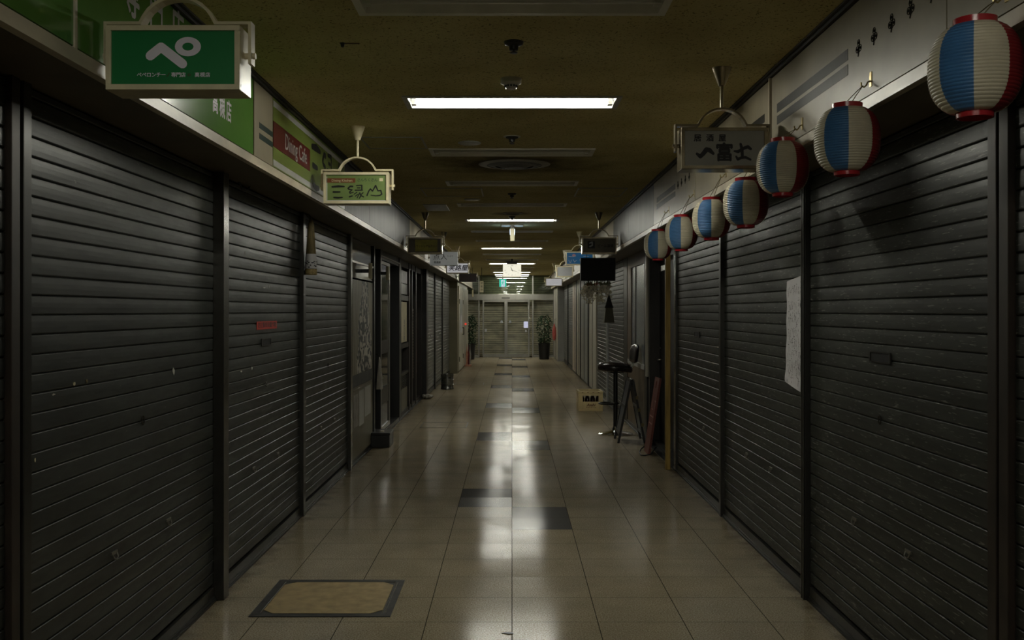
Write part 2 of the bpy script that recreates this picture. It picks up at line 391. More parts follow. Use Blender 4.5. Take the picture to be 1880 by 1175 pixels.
def tag(o, label, cat, group=None, kind=None):
    o['label'] = label; o['category'] = cat
    if group: o['group'] = group
    if kind: o['kind'] = kind
    return o
def thing(name, label, cat, loc=(0, 0, 0), group=None):
    o = bpy.data.objects.new(name, None); C.objects.link(o); o.location = loc; o.empty_display_size = 0.05
    ORG[o.name] = Vector(loc); tag(o, label, cat, group)
    return o
def struct(name, mb, mat, **k):
    o = mb.build(name, mat, **k); o['kind'] = 'structure'; return o
KIDS = {}
def dup(root, loc=None, rotz=None, label=None, group=None):
    bpy.context.view_layer.update()
    def cp(o, par):
        c = o.copy(); C.objects.link(c)
        if par is not None: c.parent = par
        for ch in [x for x in list(C.objects) if x.parent is o]: cp(ch, c)
        return c
    r = cp(root, None)
    if loc is not None: r.location = loc
    if rotz is not None: r.rotation_euler = (0, 0, rotz)
    if label: r['label'] = label
    if group: r['group'] = group
    return r

# mapping of flat artwork (u to the reader's right, v up, d towards the reader)
def face_cam(x, y, z):  return lambda u, v, d=0.0: (x + u, y - d, z + v)          # faces the camera end (-Y)
def face_left(x, y, z): return lambda u, v, d=0.0: (x + d, y + u, z + v)          # on the left wall, faces +X
def face_right(x, y, z): return lambda u, v, d=0.0: (x - d, y - u, z + v)         # on the right wall, faces -X
def text_to(mb, body, size, fn, d=0.0012, align='CENTER', bold=0.0, sx=1.0, shear=0.0):
    c = bpy.data.curves.new('lettering', 'FONT'); c.body = body; c.size = size; c.align_x = align; c.align_y = 'CENTER'
    c.shear = shear; c.resolution_u = 3
    o = bpy.data.objects.new('lettering', c); C.objects.link(o)
    dg = bpy.context.evaluated_depsgraph_get()
    me = bpy.data.meshes.new_from_object(o.evaluated_get(dg))
    b = bold * size
    for q, (ou, ov) in enumerate(((0, 0), (b, 0), (-b, 0), (0, b), (0, -b)) if bold > 0 else ((0, 0),)):
        mb.add([fn(v.co.x * sx + ou, v.co.y + ov, d + q * 0.00006) for v in me.vertices], [tuple(p.vertices) for p in me.polygons])
    bpy.data.objects.remove(o); bpy.data.curves.remove(c); bpy.data.meshes.remove(me)
    return mb
def stroke(mb, pts, w, fn, d=0.0012, scale=1.0, ox=0.0, oy=0.0):
    """brush stroke through pts; w is a width or widths; flat ribbon with round ends"""
    pts = [((x - ox) * scale, (oy - y) * scale) for x, y in pts]
    ws = [wi * scale for wi in (w if isinstance(w, (list, tuple)) else [w] * len(pts))]
    for (x, y), wi in zip(pts, ws):
        d += 0.00006
        mb.add([fn(x + cos(2 * pi * k / 10) * wi / 2, y + sin(2 * pi * k / 10) * wi / 2, d) for k in range(10)], [tuple(range(10))])
    for i in range(len(pts) - 1):
        d += 0.00006; (xa, ya), (xb, yb) = pts[i], pts[i + 1]; dx, dy = xb - xa, yb - ya; l = hypot(dx, dy) or 1; nx, ny = -dy / l, dx / l
        mb.add([fn(xa + nx * ws[i] / 2, ya + ny * ws[i] / 2, d), fn(xb + nx * ws[i + 1] / 2, yb + ny * ws[i + 1] / 2, d),
                fn(xb - nx * ws[i + 1] / 2, yb - ny * ws[i + 1] / 2, d), fn(xa - nx * ws[i] / 2, ya - ny * ws[i] / 2, d)], [(0, 1, 2, 3)])
def rect_to(mb, u0, u1, v0, v1, fn, d0, d1): mb.prism([(u0, v0), (u1, v0), (u1, v1), (u0, v1)], fn, d0, d1)

# ------------------------------------------------------------------ the setting
struct('floor', MB().box(-2.05, 2.05, YB, YE + 1.2, -0.1, 0.0), 'floor')
LAMPS = [(-9.6, 1), (-5.74, 1), (-3.8, 0), (-1.88, 0), (0.03, 1), (1.98, 0), (3.95, 0), (5.86, 1), (7.70, 0), (9.57, 0), (11.52, 0), (13.46, 1), (15.40, 0), (17.40, 0),
         (19.50, 1), (21.55, 0), (23.85, 0), (25.80, 1), (28.20, 0), (29.60, 0), (31.50, 1), (33.62, 1)]
cb = MB(); HX, HY = 0.612, 0.150
prev = YB
for (y, on) in LAMPS:
    cb.box(-FX - 0.1, FX + 0.1, prev, y - HY, CEIL, CEIL + 0.03)
    cb.box(-FX - 0.1, -HX, y - HY, y + HY, CEIL, CEIL + 0.03); cb.box(HX, FX + 0.1, y - HY, y + HY, CEIL, CEIL + 0.03)
    prev = y + HY
cb.box(-FX - 0.1, FX + 0.1, prev, YE + 1.2, CEIL, CEIL + 0.03)
struct('ceiling', cb, 'ceiling')
struct('wall_left', MB().box(-2.05, -1.95, YB, YE + 1.2, 0, 3.0), 'dark_wall')
struct('wall_right', MB().box(1.95, 2.05, YB, YE + 1.2, 0, 3.0), 'dark_wall')
struct('wall_front', MB().box(-2.05, 2.05, YB - 0.1, YB, 0, 3.0), 'dark_wall')
struct('wall_back', MB().box(-2.05, 2.05, YE + 1.2, YE + 1.3, 0, 3.0), 'dark_wall')
for i, s in enumerate((-1, 1)):
    struct('trim_%d' % (1 + i), MB().box(s * (FX + 0.020), s * 1.95, YB, YE + 0.0, FZ, CEIL), 'soffit')                    # bulkhead over the shop fronts
    struct('trim_%d' % (3 + i), MB().box(s * FX - s * 0.006, s * (FX + 0.02), YB, YE, FZ - 0.004, FZ + 0.036)
           .box(s * FX - s * 0.012, s * (FX + 0.02), YB, YE, FZ - 0.012, FZ - 0.004), 'fascia_trim')                     # lower edge
    struct('trim_%d' % (5 + i), MB().box(s * FX - s * 0.014, s * (FX + 0.02), YB, YE, CEIL - 0.022, CEIL).box(s * FX - s * 0.03, s * FX, YB, YE, CEIL - 0.008, CEIL), 'cornice')
    struct('baseboard_%s' % ('left', 'right')[i], MB().box(s * 1.63, s * 1.80, YB, 25.4 if s < 0 else 31.6, 0, 0.012).box(s * 1.70, s * 1.95, YB, 25.4 if s < 0 else 31.6, 0, 0.05), 'black')
# boxed-out wall ends beside the far doors
struct('trim_7', MB().box(-1.95, -1.395, 25.45, 31.1, 0, FZ), 'column_olive')
struct('trim_8', MB().box(1.455, 1.95, 31.6, YE, 0, FZ), 'panel_grey')

# ------------------------------------------------------------------ fluorescent fixtures
def make_fixture(on, label):
    t = thing('fluorescent_light', label, 'ceiling light', (0, 0, 0), 'recessed tube lights in a row down the ceiling')
    h = MB(); ix, iy, tx, ty, dz = 0.600, 0.138, 0.575, 0.085, 0.095
    o = [(-0.632, -0.172), (0.632, -0.172), (0.632, 0.172), (-0.632, 0.172)]
    i_ = [(-ix, -iy), (ix, -iy), (ix, iy), (-ix, iy)]; t_ = [(-tx, -ty), (tx, -ty), (tx, ty), (-tx, ty)]
    for k in range(4):
        a, b = k, (k + 1) % 4
        h.quad((*o[a], 0), (*o[b], 0), (*o[b], -0.008), (*o[a], -0.008))
        h.quad((*o[a], -0.008), (*o[b], -0.008), (*i_[b], -0.008), (*i_[a], -0.008))
        h.quad((*i_[a], -0.008), (*i_[b], -0.008), (*t_[b], dz), (*t_[a], dz))
    h.quad(*[(*p, dz) for p in t_])
    h.build('housing', 'reflector' if on else 'white_enamel', t)
    MB().cyl((-0.565, 0, 0.004), (0.565, 0, 0.004), 0.0150, 14).build('tube', 'lamp_on' if on else 'tube_off', t, smooth=True)
    for s in (-1, 1):
        k = MB().box(s * 0.562, s * 0.590, -0.022, 0.022, -0.018, 0.088).build('socket', 'plastic_white', t)
    return t
lit = dark = None
nd = 0
lit_lab = {-9.6: 'lit tube light far behind the viewer', -5.74: 'lit tube light a few steps behind the viewer', 0.03: 'lit tube light right above the viewer', 5.86: 'large brightly lit tube light just past the smoke detector', 13.46: 'lit tube light just before the edge-on lit sign',
           19.50: 'lit tube light between the edge-on lit sign and the hanging clock', 25.80: 'lit tube light passing just behind the clock top', 31.5: 'small lit tube light just behind the exit sign', 33.62: 'lit tube light right at the glass doors'}
off_lab = {3.95: 'large unlit tube light cut by the top of the picture', 7.70: 'unlit tube light just before the big round air outlet', 9.57: 'unlit tube light just past the big round air outlet',
           11.52: 'unlit tube light beside the pale square ceiling plate', 15.40: 'unlit tube light just past the edge-on lit sign', 17.40: 'second unlit tube light past the edge-on lit sign',
           21.55: 'unlit tube light just before the hanging clock', 23.85: 'unlit tube light right above the hanging clock', 28.20: 'thin unlit tube light far behind the clock', 29.60: 'thin unlit tube light near the exit sign'}
for (y, on) in LAMPS:
    if on:
        if lit is None: lit = make_fixture(True, lit_lab[y]); lit.location = (0, y, CEIL)
        else: dup(lit, (0, y, CEIL), label=lit_lab[y])
    else:
        lab = off_lab.get(y) or {-1.88: 'unlit tube light just behind the viewer', 1.98: 'unlit tube light just ahead of and above the viewer'}.get(y, 'unlit tube light some way behind the viewer')
        if dark is None: dark = make_fixture(False, lab); dark.location = (0, y, CEIL)
        else: dup(dark, (0, y, CEIL), label=lab)

# ------------------------------------------------------------------ roller shutters and their posts
PITCH = 0.0680
def shutter(y0, y1, X, s, label, mat='shutter_grey', lock=True, pulls=True, key=True, zt=2.36, group=None):
    t = thing('roller_shutter', label, 'shutter', (s * X, (y0 + y1) / 2, 0.012), group)
    mb = MB(); prof = []
    n = int((zt - 0.09) / PITCH) + 1
    for k in range(n):
        z = 0.09 + k * PITCH
        prof += [(-0.009, z), (-0.0015, z + 0.0035), (0.0002, z + 0.007), (0.0008, z + 0.026), (0.0007, z + 0.044), (-0.0002, z + PITCH - 0.005), (-0.002, z + PITCH - 0.003), (-0.009, z + PITCH - 0.0022)]
    prof = [(o, min(z, zt)) for o, z in prof]
    m = len(prof)
    vs = [(s * (X - o), y0, z) for o, z in prof] + [(s * (X - o), y1, z) for o, z in prof]
    mb.add(vs, [(i, i + 1, m + i + 1, m + i) for i in range(m - 1) if prof[i + 1][1] > prof[i][1] or prof[i + 1][0] != prof[i][0]])
    cur = mb.build('curtain', mat, t)
    MB().box(s * (X - 0.006), s * (X + 0.03), y0, y1, 0.012, 0.075).box(s * (X - 0.012), s * (X + 0.03), y0, y1, 0.012, 0.026).build('bottom_rail', 'post_dark', t)
    fn = (face_left if s < 0 else face_right)
    c = (y0 + y1) / 2
    if lock:
        f = fn(s * (X - 0.002), c, 1.392)
        lk = MB(); 
        for (a, b, d, e) in ((-0.128, 0.128, 0.019, 0.025), (-0.128, 0.128, -0.025, -0.019), (-0.128, -0.112, -0.019, 0.019), (0.112, 0.128, -0.019, 0.019)): rect_to(lk, a, b, d, e, f, 0, 0.006)
        lp = lk.build('lock_plate', 'post_dark', t)
        sl = MB(); rect_to(sl, -0.112, 0.112, -0.019, 0.019, f, 0.0, 0.0025); sl.build('slot', 'black_matt', lp)
    if key:
        f = fn(s * (X - 0.001), c, 1.112)
        MB().tube([f(cos(q) * 0.013, sin(q) * 0.019, 0.004) for q in [2 * pi * i / 16 for i in range(16)]], 0.0028, 6, closed=True).build('keyhole', 'post_steel', t, smooth=True)
    if pulls:
        for o in (-0.32, 0.33):
            f = fn(s * (X - 0.001), c + o, 0.597)
            k = MB(); rect_to(k, -0.030, 0.030, -0.004, 0.010, f, 0, 0.006)
            k.tube([f(-0.022, 0.0, 0.006), f(-0.019, -0.018, 0.012), f(0, -0.024, 0.013), f(0.019, -0.018, 0.012), f(0.022, 0, 0.006)], 0.0035, 6)
            k.build('pull_handle', 'aluminium', t, smooth=True)
    return t
def post(y0, y1, X, s, proud, mat, label, zt=FZ, group='guide posts between shutters', deep=0.10, rib=False):
    mb = MB().box(s * (X - proud), s * (X + deep), y0, y1, 0.0, zt)
    if rib:
        w = y1 - y0
        mb.box(s * (X - proud - 0.008), s * (X - proud), y0 + w * 0.05, y0 + w * 0.38, 0.0, zt).box(s * (X - proud - 0.008), s * (X - proud), y0 + w * 0.62, y0 + w * 0.95, 0.0, zt)
    return tag(mb.build('shutter_post', mat, bevel=0.002), label, 'post', group)

# left row
shutter(1.0, 3.235, WX, -1, 'dark shutter at the left picture edge, cut by a double post', group='dark roller shutters on the left')
post(3.245, 3.30, WX, -1, 0.020, 'post_rust', 'worn narrow post at far left, nearer one of the pair', deep=0.06)
post(3.325, 3.38, WX, -1, 0.020, 'post_dark', 'narrow post beside the wide shutter under the green sign, second of the pair', deep=0.06)
SH_BIG = shutter(3.38, 5.50, WX, -1, 'big dark shutter under the green hanging sign', lock=False, group='dark roller shutters on the left')
post(5.50, 5.60, WX, -1, 0.058, 'post_steel', 'broad steel post between the two biggest left shutters')
SH_RED = shutter(5.60, 7.74, WX, -1, 'shutter carrying the small red sticker', group='dark roller shutters on the left')
post(7.74, 7.83, WX, -1, 0.030, 'post_dark', 'slim post with the straw charm hanging on it')
shutter(7.83, 9.98, WX, -1, 'shutter between the straw charm post and the swirl poster', lock=False, group='dark roller shutters on the left')
post(9.98, 10.08, WX, -1, 0.035, 'post_steel', 'slim steel post beside the swirl poster')
XL = 1.60
post(18.30, 18.66, XL, -1, 0.03, 'black', 'thick black post before the three narrow pale shutters')
for (a, b, lab) in ((18.66, 20.42, 'first of three narrow pale shutters, beside the thick black post'), (20.52, 22.62, 'middle one of three narrow pale shutters, behind the metal keg'), (22.72, 25.45, 'last of three narrow pale shutters, beside the olive column')):
    shutter(a, b, XL, -1, lab, 'shutter_pale', lock=False, pulls=False, group='narrow pale shutters on the far left')
post(20.42, 20.52, XL, -1, 0.03, 'post_dark', 'thin dark post between the first two narrow pale shutters')
post(22.62, 22.72, XL, -1, 0.03, 'post_dark', 'thin dark post between the last two narrow pale shutters')
for (y, z, w_, h_, m) in ((4.85, 1.31, 0.035, 0.040, 'plastic_white'), (3.75, 1.325, 0.022, 0.018, 'paper_cream'), (3.86, 1.33, 0.02, 0.018, 'straw'), (3.58, 1.30, 0.03, 0.010, 'plastic_white'), (3.44, 1.085, 0.012, 0.016, 'paper_cream'),
                          (6.06, 1.232, 0.045, 0.013, 'plastic_white'), (6.31, 1.238, 0.030, 0.020, 'plastic_white'), (6.62, 1.755, 0.09, 0.008, 'plastic_white'), (6.75, 1.765, 0.02, 0.020, 'plastic_white'), (6.15, 1.96, 0.012, 0.022, 'plastic_white')):
    rnd = random.Random(int(y * 100)); f = face_left(-WX + 0.001, y, z)
    mb = MB(); mb.prism([(cos(2 * pi * k / 9) * w_ / 2 * rnd.uniform(0.5, 1.1), sin(2 * pi * k / 9) * h_ / 2 * rnd.uniform(0.4, 1.2)) for k in range(9)], f, 0.0, 0.0018)
    mb.build('paper_residue', m, SH_BIG if y < 5.5 else SH_RED)
# right row
shutter(1.0, 3.26, WX, 1, 'dark shutter at the right picture edge, cut by rusty posts', 'shutter_scuffed', group='dark roller shutters on the right')
post(3.27, 3.33, WX, 1, 0.022, 'post_rust', 'outer rusty post at the right picture edge', deep=0.06)
post(3.35, 3.41, WX, 1, 0.022, 'post_rust', 'inner rusty post beside the big scuffed shutter', deep=0.06)
shutter(3.41, 5.50, WX, 1, 'big scuffed shutter behind the large lanterns', 'shutter_scuffed', group='dark roller shutters on the right')
post(5.505, 5.568, WX, 1, 0.030, 'post_dark', 'ribbed dark post beside the handwritten note', rib=True)
shutter(5.57, 7.73, WX, 1, 'scuffed shutter with the long handwritten note', 'shutter_scuffed', lock=False, key=False, group='dark roller shutters on the right')
post(7.735, 7.80, WX, 1, 0.030, 'post_dark', 'dark post between the note shutter and the next one')
shutter(7.80, 9.92, WX, 1, 'shutter beside the tall yellow wooden post', 'shutter_scuffed', key=False, group='dark roller shutters on the right')
post(9.92, 10.02, WX, 1, 0.020, 'post_steel', 'thin steel post just behind the yellow wooden post')
shutter(14.75, 17.05, WX, 1, 'shutter behind the bar stool, nearer half of a pair', 'shutter_grey', lock=False, pulls=False, key=False, group='pair of shutters behind the stool')
post(17.05, 17.16, WX, 1, 0.03, 'panel_grey', 'pale thin post splitting the shutters behind the stool')
shutter(17.16, 19.25, WX, 1, 'shutter behind the beer crate, farther half of a pair', 'shutter_grey', lock=False, pulls=False, key=False, group='pair of shutters behind the stool')
shutter(26.9, 29.1, WX, 1, 'far right shutter next to the cream panels', 'shutter_pale', lock=False, pulls=False, key=False, group='far shutters near the glass doors')
post(29.1, 29.22, WX, 1, 0.03, 'post_dark', 'thin dark post between the two farthest right shutters')
shutter(29.22, 31.6, WX, 1, 'farthest right shutter, beside the red bundle wall', 'shutter_pale', lock=False, pulls=False, key=False, group='far shutters near the glass doors')

# red warning sticker, cable, straw charm and note on the shutters
f = face_left(-WX + 0.002, 6.69, 1.505)
t = thing('sticker', 'small red sticker with a row of dark characters on the left shutter', 'sticker', f(0, 0))
mb = MB(); rect_to(mb, -0.265, 0.285, -0.026, 0.026, f, 0.0, 0.0012); mb.build('sheet', 'red_sticker', t)
mb = MB(); text_to(mb, '防犯警報装置作動', 0.038, face_left(-WX + 0.002, 6.70, 1.505), 0.002, bold=0.03, sx=1.65); mb.build('lettering', 'dark_red_ink', t)
pts = [P(420, 322, 5.9), P(424, 338, 5.95), P(432, 348, 6.0), P(443, 349, 6.1), P(452, 341, 6.2), P(455, 330, 6.25)]
tag(MB().tube([(-1.625, p.y, p.z) for p in pts] , 0.006, 8).build('cable', 'black', smooth=True), 'black cable loop hanging at the top of the sticker shutter', 'cable')

c = Vector((-1.572, 7.785, 1.885))
t = thing('straw_charm', 'straw bundle charm wrapped in printed paper, hanging on the slim left post', 'charm', c)
MB().lathe(c, [(0.040, 0.0), (0.046, 0.012), (0.040, 0.16), (0.034, 0.24), (0.030, 0.32), (0.024, 0.38), (0.013, 0.43), (0.006, 0.45)], 14).build('bundle', 'straw', t, smooth=True)
MB().lathe(c, [(0.047, 0.045), (0.048, 0.05), (0.0425, 0.155), (0.041, 0.16)], 14).build('paper_band', 'paper', t, smooth=True)
mb = MB(); rnd = random.Random(3)
for k in range(26):
    a = rnd.uniform(-2.6, 0.4); z = rnd.uniform(0.05, 0.10); u = Vector((cos(a), sin(a), 0)); w = Vector((-sin(a), cos(a), 0)); p = c + u * 0.0485 + Vector((0, 0, z)); e = rnd.uniform(0.003, 0.007)
    mb.quad(p - w * e, p + w * e, p + w * e + Vector((0, 0, e * 1.4)), p - w * e + Vector((0, 0, e * 1.4)))
mb.build('print', 'ink', t)
MB().lathe(c, [(0.047, -0.002), (0.0485, 0.0), (0.0478, 0.038), (0.0465, 0.04)], 14).build('tip', 'straw_pale', t, smooth=True)
MB().tube([c + Vector((0, 0, 0.44)), c + Vector((-0.01, 0, 0.462)), c + Vector((-0.03, 0, 0.472)), c + Vector((-0.05, 0, 0.474))], 0.004, 6).build('hook', 'post_steel', t, smooth=True)

note_fn = face_right(WX - 0.006, 5.765, 1.470)
t = thing('handwritten_note', 'long white handwritten note taped beside the ribbed post', 'note', note_fn(0, 0))
mb = MB(); nu, nv = 8, 26
hw, hh = 0.178, 0.335
grid = []
for j in range(nv + 1):
    for i in range(nu + 1):
        u = -hw + 2 * hw * i / nu; v = -hh + 2 * hh * j / nv
        # left foot corner curls away from the shutter, top edge sags on the left
        vv = v - (0.028 * (1 - i / nu) * (j / nv) ** 6) + (0.045 * (1 - i / nu) ** 1.4 * (1 - j / nv) ** 8)
        d = 0.004 + 0.012 * (1 - i / nu) ** 3 * (1 - j / nv) ** 3 + 0.002 * sin(j * 0.9 + i * 0.4)
        grid.append((u, vv, d))
idx = lambda i, j: j * (nu + 1) + i
def note_at(u, v):
    i = min(nu - 1e-3, max(0, (u + hw) / (2 * hw) * nu)); j = min(nv - 1e-3, max(0, (v + hh) / (2 * hh) * nv))
    i0, j0 = int(i), int(j); a, b = i - i0, j - j0
    q = [grid[idx(i0, j0)], grid[idx(i0 + 1, j0)], grid[idx(i0 + 1, j0 + 1)], grid[idx(i0, j0 + 1)]]
    wt = [(1 - a) * (1 - b), a * (1 - b), a * b, (1 - a) * b]
    return tuple(sum(w * p[k] for w, p in zip(wt, q)) for k in range(3))
mb.add([note_fn(*g) for g in grid], [(idx(i, j), idx(i + 1, j), idx(i + 1, j + 1), idx(i, j + 1)) for i in range(nu) for j in range(nv)])
mb.add([note_fn(u, v, d - 0.0006) for u, v, d in grid], [(idx(i, j), idx(i, j + 1), idx(i + 1, j + 1), idx(i + 1, j)) for i in range(nu) for j in range(nv)])
mb.build('sheet', 'paper', t, smooth=True)
mb = MB(); rnd = random.Random(11)
def note_stroke(pts, w):
    for (a, b) in zip(pts[:-1], pts[1:]):
        dx, dy = b[0] - a[0], b[1] - a[1]; l = hypot(dx, dy) or 1; nx, ny = -dy / l * w, dx / l * w
        q = []
        for (x, y) in ((a[0] + nx, a[1] + ny), (b[0] + nx, b[1] + ny), (b[0] - nx, b[1] - ny), (a[0] - nx, a[1] - ny)):
            u, v, d = note_at(x, y); q.append(note_fn(u, v, d + 0.0015))
        mb.add(q, [(0, 1, 2, 3)])
cols = [0.155, 0.112, 0.070, 0.026, -0.016, -0.058, -0.098, -0.134]
for ci, cu in enumerate(cols):
    v = 0.30 - (0.0 if ci < 4 else 0.02)
    vend = (-0.28, -0.24, -0.30, -0.27, -0.22, -0.30, -0.30, -0.31)[ci]
    while v > vend:
        sz = rnd.uniform(0.017, 0.027)
        if 0.20 < v < 0.235 or rnd.random() < 0.13: v -= sz * 1.2; continue
        for k in range(rnd.randint(2, 4)):
            x, y = cu + rnd.uniform(-0.5, 0.5) * sz, v + rnd.uniform(-0.5, 0.5) * sz
            pts = [(x, y)]
            for q in range(rnd.randint(1, 2)):
                if rnd.random() < 0.5: x += rnd.uniform(-0.25, 0.7) * sz; y += rnd.uniform(-0.2, 0.2) * sz
                else: x += rnd.uniform(-0.35, 0.2) * sz; y -= rnd.uniform(0.4, 0.9) * sz
                pts.append((x, y))
            note_stroke(pts, rnd.uniform(0.0010, 0.0019))
        v -= sz * 1.12
mb.build('handwriting', 'ink', t)

# ------------------------------------------------------------------ fascia panels over the shops
def fpanel(s, y0, y1, mat, label, name='fascia_panel', group='panels along the bulkhead', extra=None):
    t = thing(name, label, 'panel', (s * FX, (y0 + y1) / 2, 2.41), group)
    MB().box(s * FX, s * (FX + 0.018), y0 + 0.004, y1 - 0.004, FZ + 0.044, CEIL - 0.026).build('board', mat, t)
    return t
def strips(t, s, y0, y1, bars, mat, name='stripe', inset=0.0012):
    for (z0, z1) in bars:
        MB().box(s * FX, s * (FX - inset), y0, y1, z0, z1).build(name, mat, t)
fn = face_left
def glyph_row(mb, chars, y, pitch, z, size, X=-FX, bold=0.02, sx=0.8):
    for k, ch in enumerate(chars): text_to(mb, ch, size, face_left(X, y + k * pitch, z), bold=bold, sx=sx)
t = fpanel(-1, 0.95, 3.06, 'green_film', 'glossy green sign panel nearest the viewer, left of its seam', 'sign_panel')
mb = MB(); glyph_row(mb, 'ペペロンチーノ', 1.82, 0.243, 2.71, 0.19); 
t2 = fpanel(-1, 3.06, 5.175, 'green_film', 'glossy green sign panel behind the green hanging sign', 'sign_panel')
mb2 = MB(); glyph_row(mb2, '専門店', 3.52, 0.243, 2.715, 0.19); glyph_row(mb2, '高槻店', 4.51, 0.108, 2.54, 0.11)
keep = [k for k in range(0)]
mb.build('lettering', 'white_film', t); mb2.build('lettering', 'white_film', t2)
tag(MB().box(-FX - 0.002, -FX + 0.006, 3.052, 3.068, FZ + 0.036, CEIL - 0.022).build('seam_strip', 'fascia_trim'), 'cream joint strip between the two green panels', 'strip')
t = fpanel(-1, 5.19, 5.60, 'fascia_cream', 'narrow cream panel with two short dark green bars')
strips(t, -1, 5.30, 5.596, ((2.575, 2.605), (2.518, 2.548)), 'dark_green_film')
t = fpanel(-1, 5.60, 8.0, 'lime_film', 'lime green sign panel with a red word band', 'sign_panel')
strips(t, -1, 5.605, 7.995, ((2.755, 2.788), (2.420, 2.455)), 'white_film')
band = MB().box(-FX, -FX + 0.002, 5.604, 6.62, 2.528, 2.672).build('red_band', 'red_film', t)
mb = MB(); text_to(mb, 'Dining Cafe', 0.135, face_left(-FX + 0.002, 6.20, 2.600), bold=0.004, sx=0.98); mb.build('lettering', 'white_film', band)
G3 = [([(355, 715), (470, 705), (585, 710)], [30, 44, 26]), ([(380, 812), (505, 812)], [34, 26]), ([(390, 918), (470, 926), (550, 918)], [28, 36, 24])]
GE = [([(745, 708), (700, 705), (662, 745), (680, 765), (738, 772)], [34, 30, 30, 26, 22]), ([(735, 775), (690, 815), (700, 838), (762, 820)], [22, 24, 24, 18]), ([(690, 905), (742, 890)], [32, 24]),
      ([(822, 690), (925, 685), (925, 770)], [22, 26, 26]), ([(838, 735), (892, 735)], [20, 20]), ([(798, 780), (935, 778)], [24, 22]),
      ([(830, 820), (775, 858)], [20, 16]), ([(845, 862), (800, 895)], [20, 16]), ([(872, 850), (835, 928)], [20, 16]), ([(885, 830), (908, 885), (875, 938)], [24, 26, 18]), ([(948, 828), (905, 868)], [22, 18]), ([(905, 880), (958, 908)], [22, 24])]
GY = [([(1025, 880), (1055, 800), (1090, 755), (1130, 798), (1190, 690), (1235, 792), (1290, 785), (1305, 855), (1272, 880), (1190, 888), (1100, 875)], [28, 24, 26, 22, 28, 22, 26, 30, 22, 18, 16])]
mb = MB(); ff = face_left(-FX, 7.28, 2.585)
for g in G3 + GE + GY: stroke(mb, g[0], g[1], ff, 0.0016, 0.00125, 830, 812)
mb.build('brush_lettering', 'ink', t)
fpanel(-1, 8.0, 9.4, 'fascia_metal', 'dull steel panel behind the lime hanging sign')
fpanel(-1, 9.4, 11.5, 'fascia_metal', 'dull steel panel above the swirl poster')
fpanel(-1, 11.5, 13.1, 'fascia_metal', 'dull steel panel above the black glass door, left side')
fpanel(-1, 13.1, 16.0, 'fascia_cream', 'cream panel behind the yellow hanging sign')
fpanel(-1, 16.0, 19.5, 'fascia_cream', 'cream panel above the thick black post')
fpanel(-1, 19.5, 23.6, 'fascia_cream', 'cream panel above the metal keg')
fpanel(-1, 23.6, 28.0, 'fascia_cream', 'cream panel above the olive column')
fpanel(-1, 28.0, 34.3, 'fascia_cream', 'cream panel beside the far left ceiling end')

def club(mb, fn, r):
    for (u, v) in ((0, 0.9), (-0.85, -0.25), (0.85, -0.25)):
        mb.tube([fn(u * r + cos(q) * r * 0.62, v * r + sin(q) * r * 0.62, 0.001) for q in [2 * pi * i / 12 for i in range(12)]], r * 0.075, 4, closed=True)
        mb.tube([fn(u * r + cos(q) * r * 0.22, v * r + sin(q) * r * 0.22, 0.001) for q in [2 * pi * i / 8 for i in range(8)]], r * 0.075, 4, closed=True)
    mb.tube([fn(0, 0.1 * r, 0.001), fn(0.02 * r, -1.0 * r, 0.001), fn(-0.25 * r, -1.7 * r, 0.001)], r * 0.13, 4)
    mb.tube([fn(-0.5 * r, -0.95 * r, 0.001), fn(0.5 * r, -0.95 * r, 0.001)], r * 0.1, 4)
fpanel(1, 0.95, 3.08, 'fascia_cream', 'plain cream panel above the nearest lantern')
t = fpanel(1, 3.08, 5.16, 'fascia_cream', 'cream panel with two long dark bars and clover marks')
strips(t, 1, 3.985, 5.05, ((2.605, 2.650), (2.545, 2.588)), 'stripe_grey')
for yy in (3.86, 3.695, 3.525, 3.357, 3.19):
    mb = MB(); club(mb, face_right(FX, yy, 2.622), 0.020); mb.build('clover_mark', 'stripe_grey', t)
t = fpanel(1, 5.175, 7.30, 'fascia_cream', 'cream panel behind the white hanging sign with brush writing')
strips(t, 1, 5.30, 6.0, ((2.605, 2.650), (2.545, 2.588)), 'stripe_grey')
t = fpanel(1, 7.31, 9.45, 'fascia_cream', 'cream panel above the smallest lanterns, with faint bars')
strips(t, 1, 8.20, 9.25, ((2.605, 2.650), (2.545, 2.588)), 'stripe_grey')
for yy in (7.55, 7.72, 7.89, 8.06):
    mb = MB(); club(mb, face_right(FX, yy, 2.622), 0.020); mb.build('clover_mark', 'stripe_grey', t)
fpanel(1, 9.45, 11.5, 'fascia_metal', 'dull steel panel above the dark door, right side')
fpanel(1, 11.5, 13.2, 'fascia_metal', 'dull steel panel above the frosted window')
fpanel(1, 13.2, 16.2, 'fascia_cream', 'cream panel behind the brown hanging sign with a square picture')
fpanel(1, 16.2, 20.3, 'fascia_cream', 'cream panel behind the blue hanging sign')
fpanel(1, 20.3, 25.4, 'fascia_cream', 'cream panel behind the white glowing box sign')
fpanel(1, 25.4, 34.3, 'fascia_cream', 'cream panel beside the far right ceiling end')
tag(MB().box(FX - 0.012, FX + 0.002, 5.160, 5.176, FZ + 0.03, CEIL - 0.01).build('conduit', 'fascia_trim'), 'cream vertical conduit strip beside the two long dark bars', 'strip')

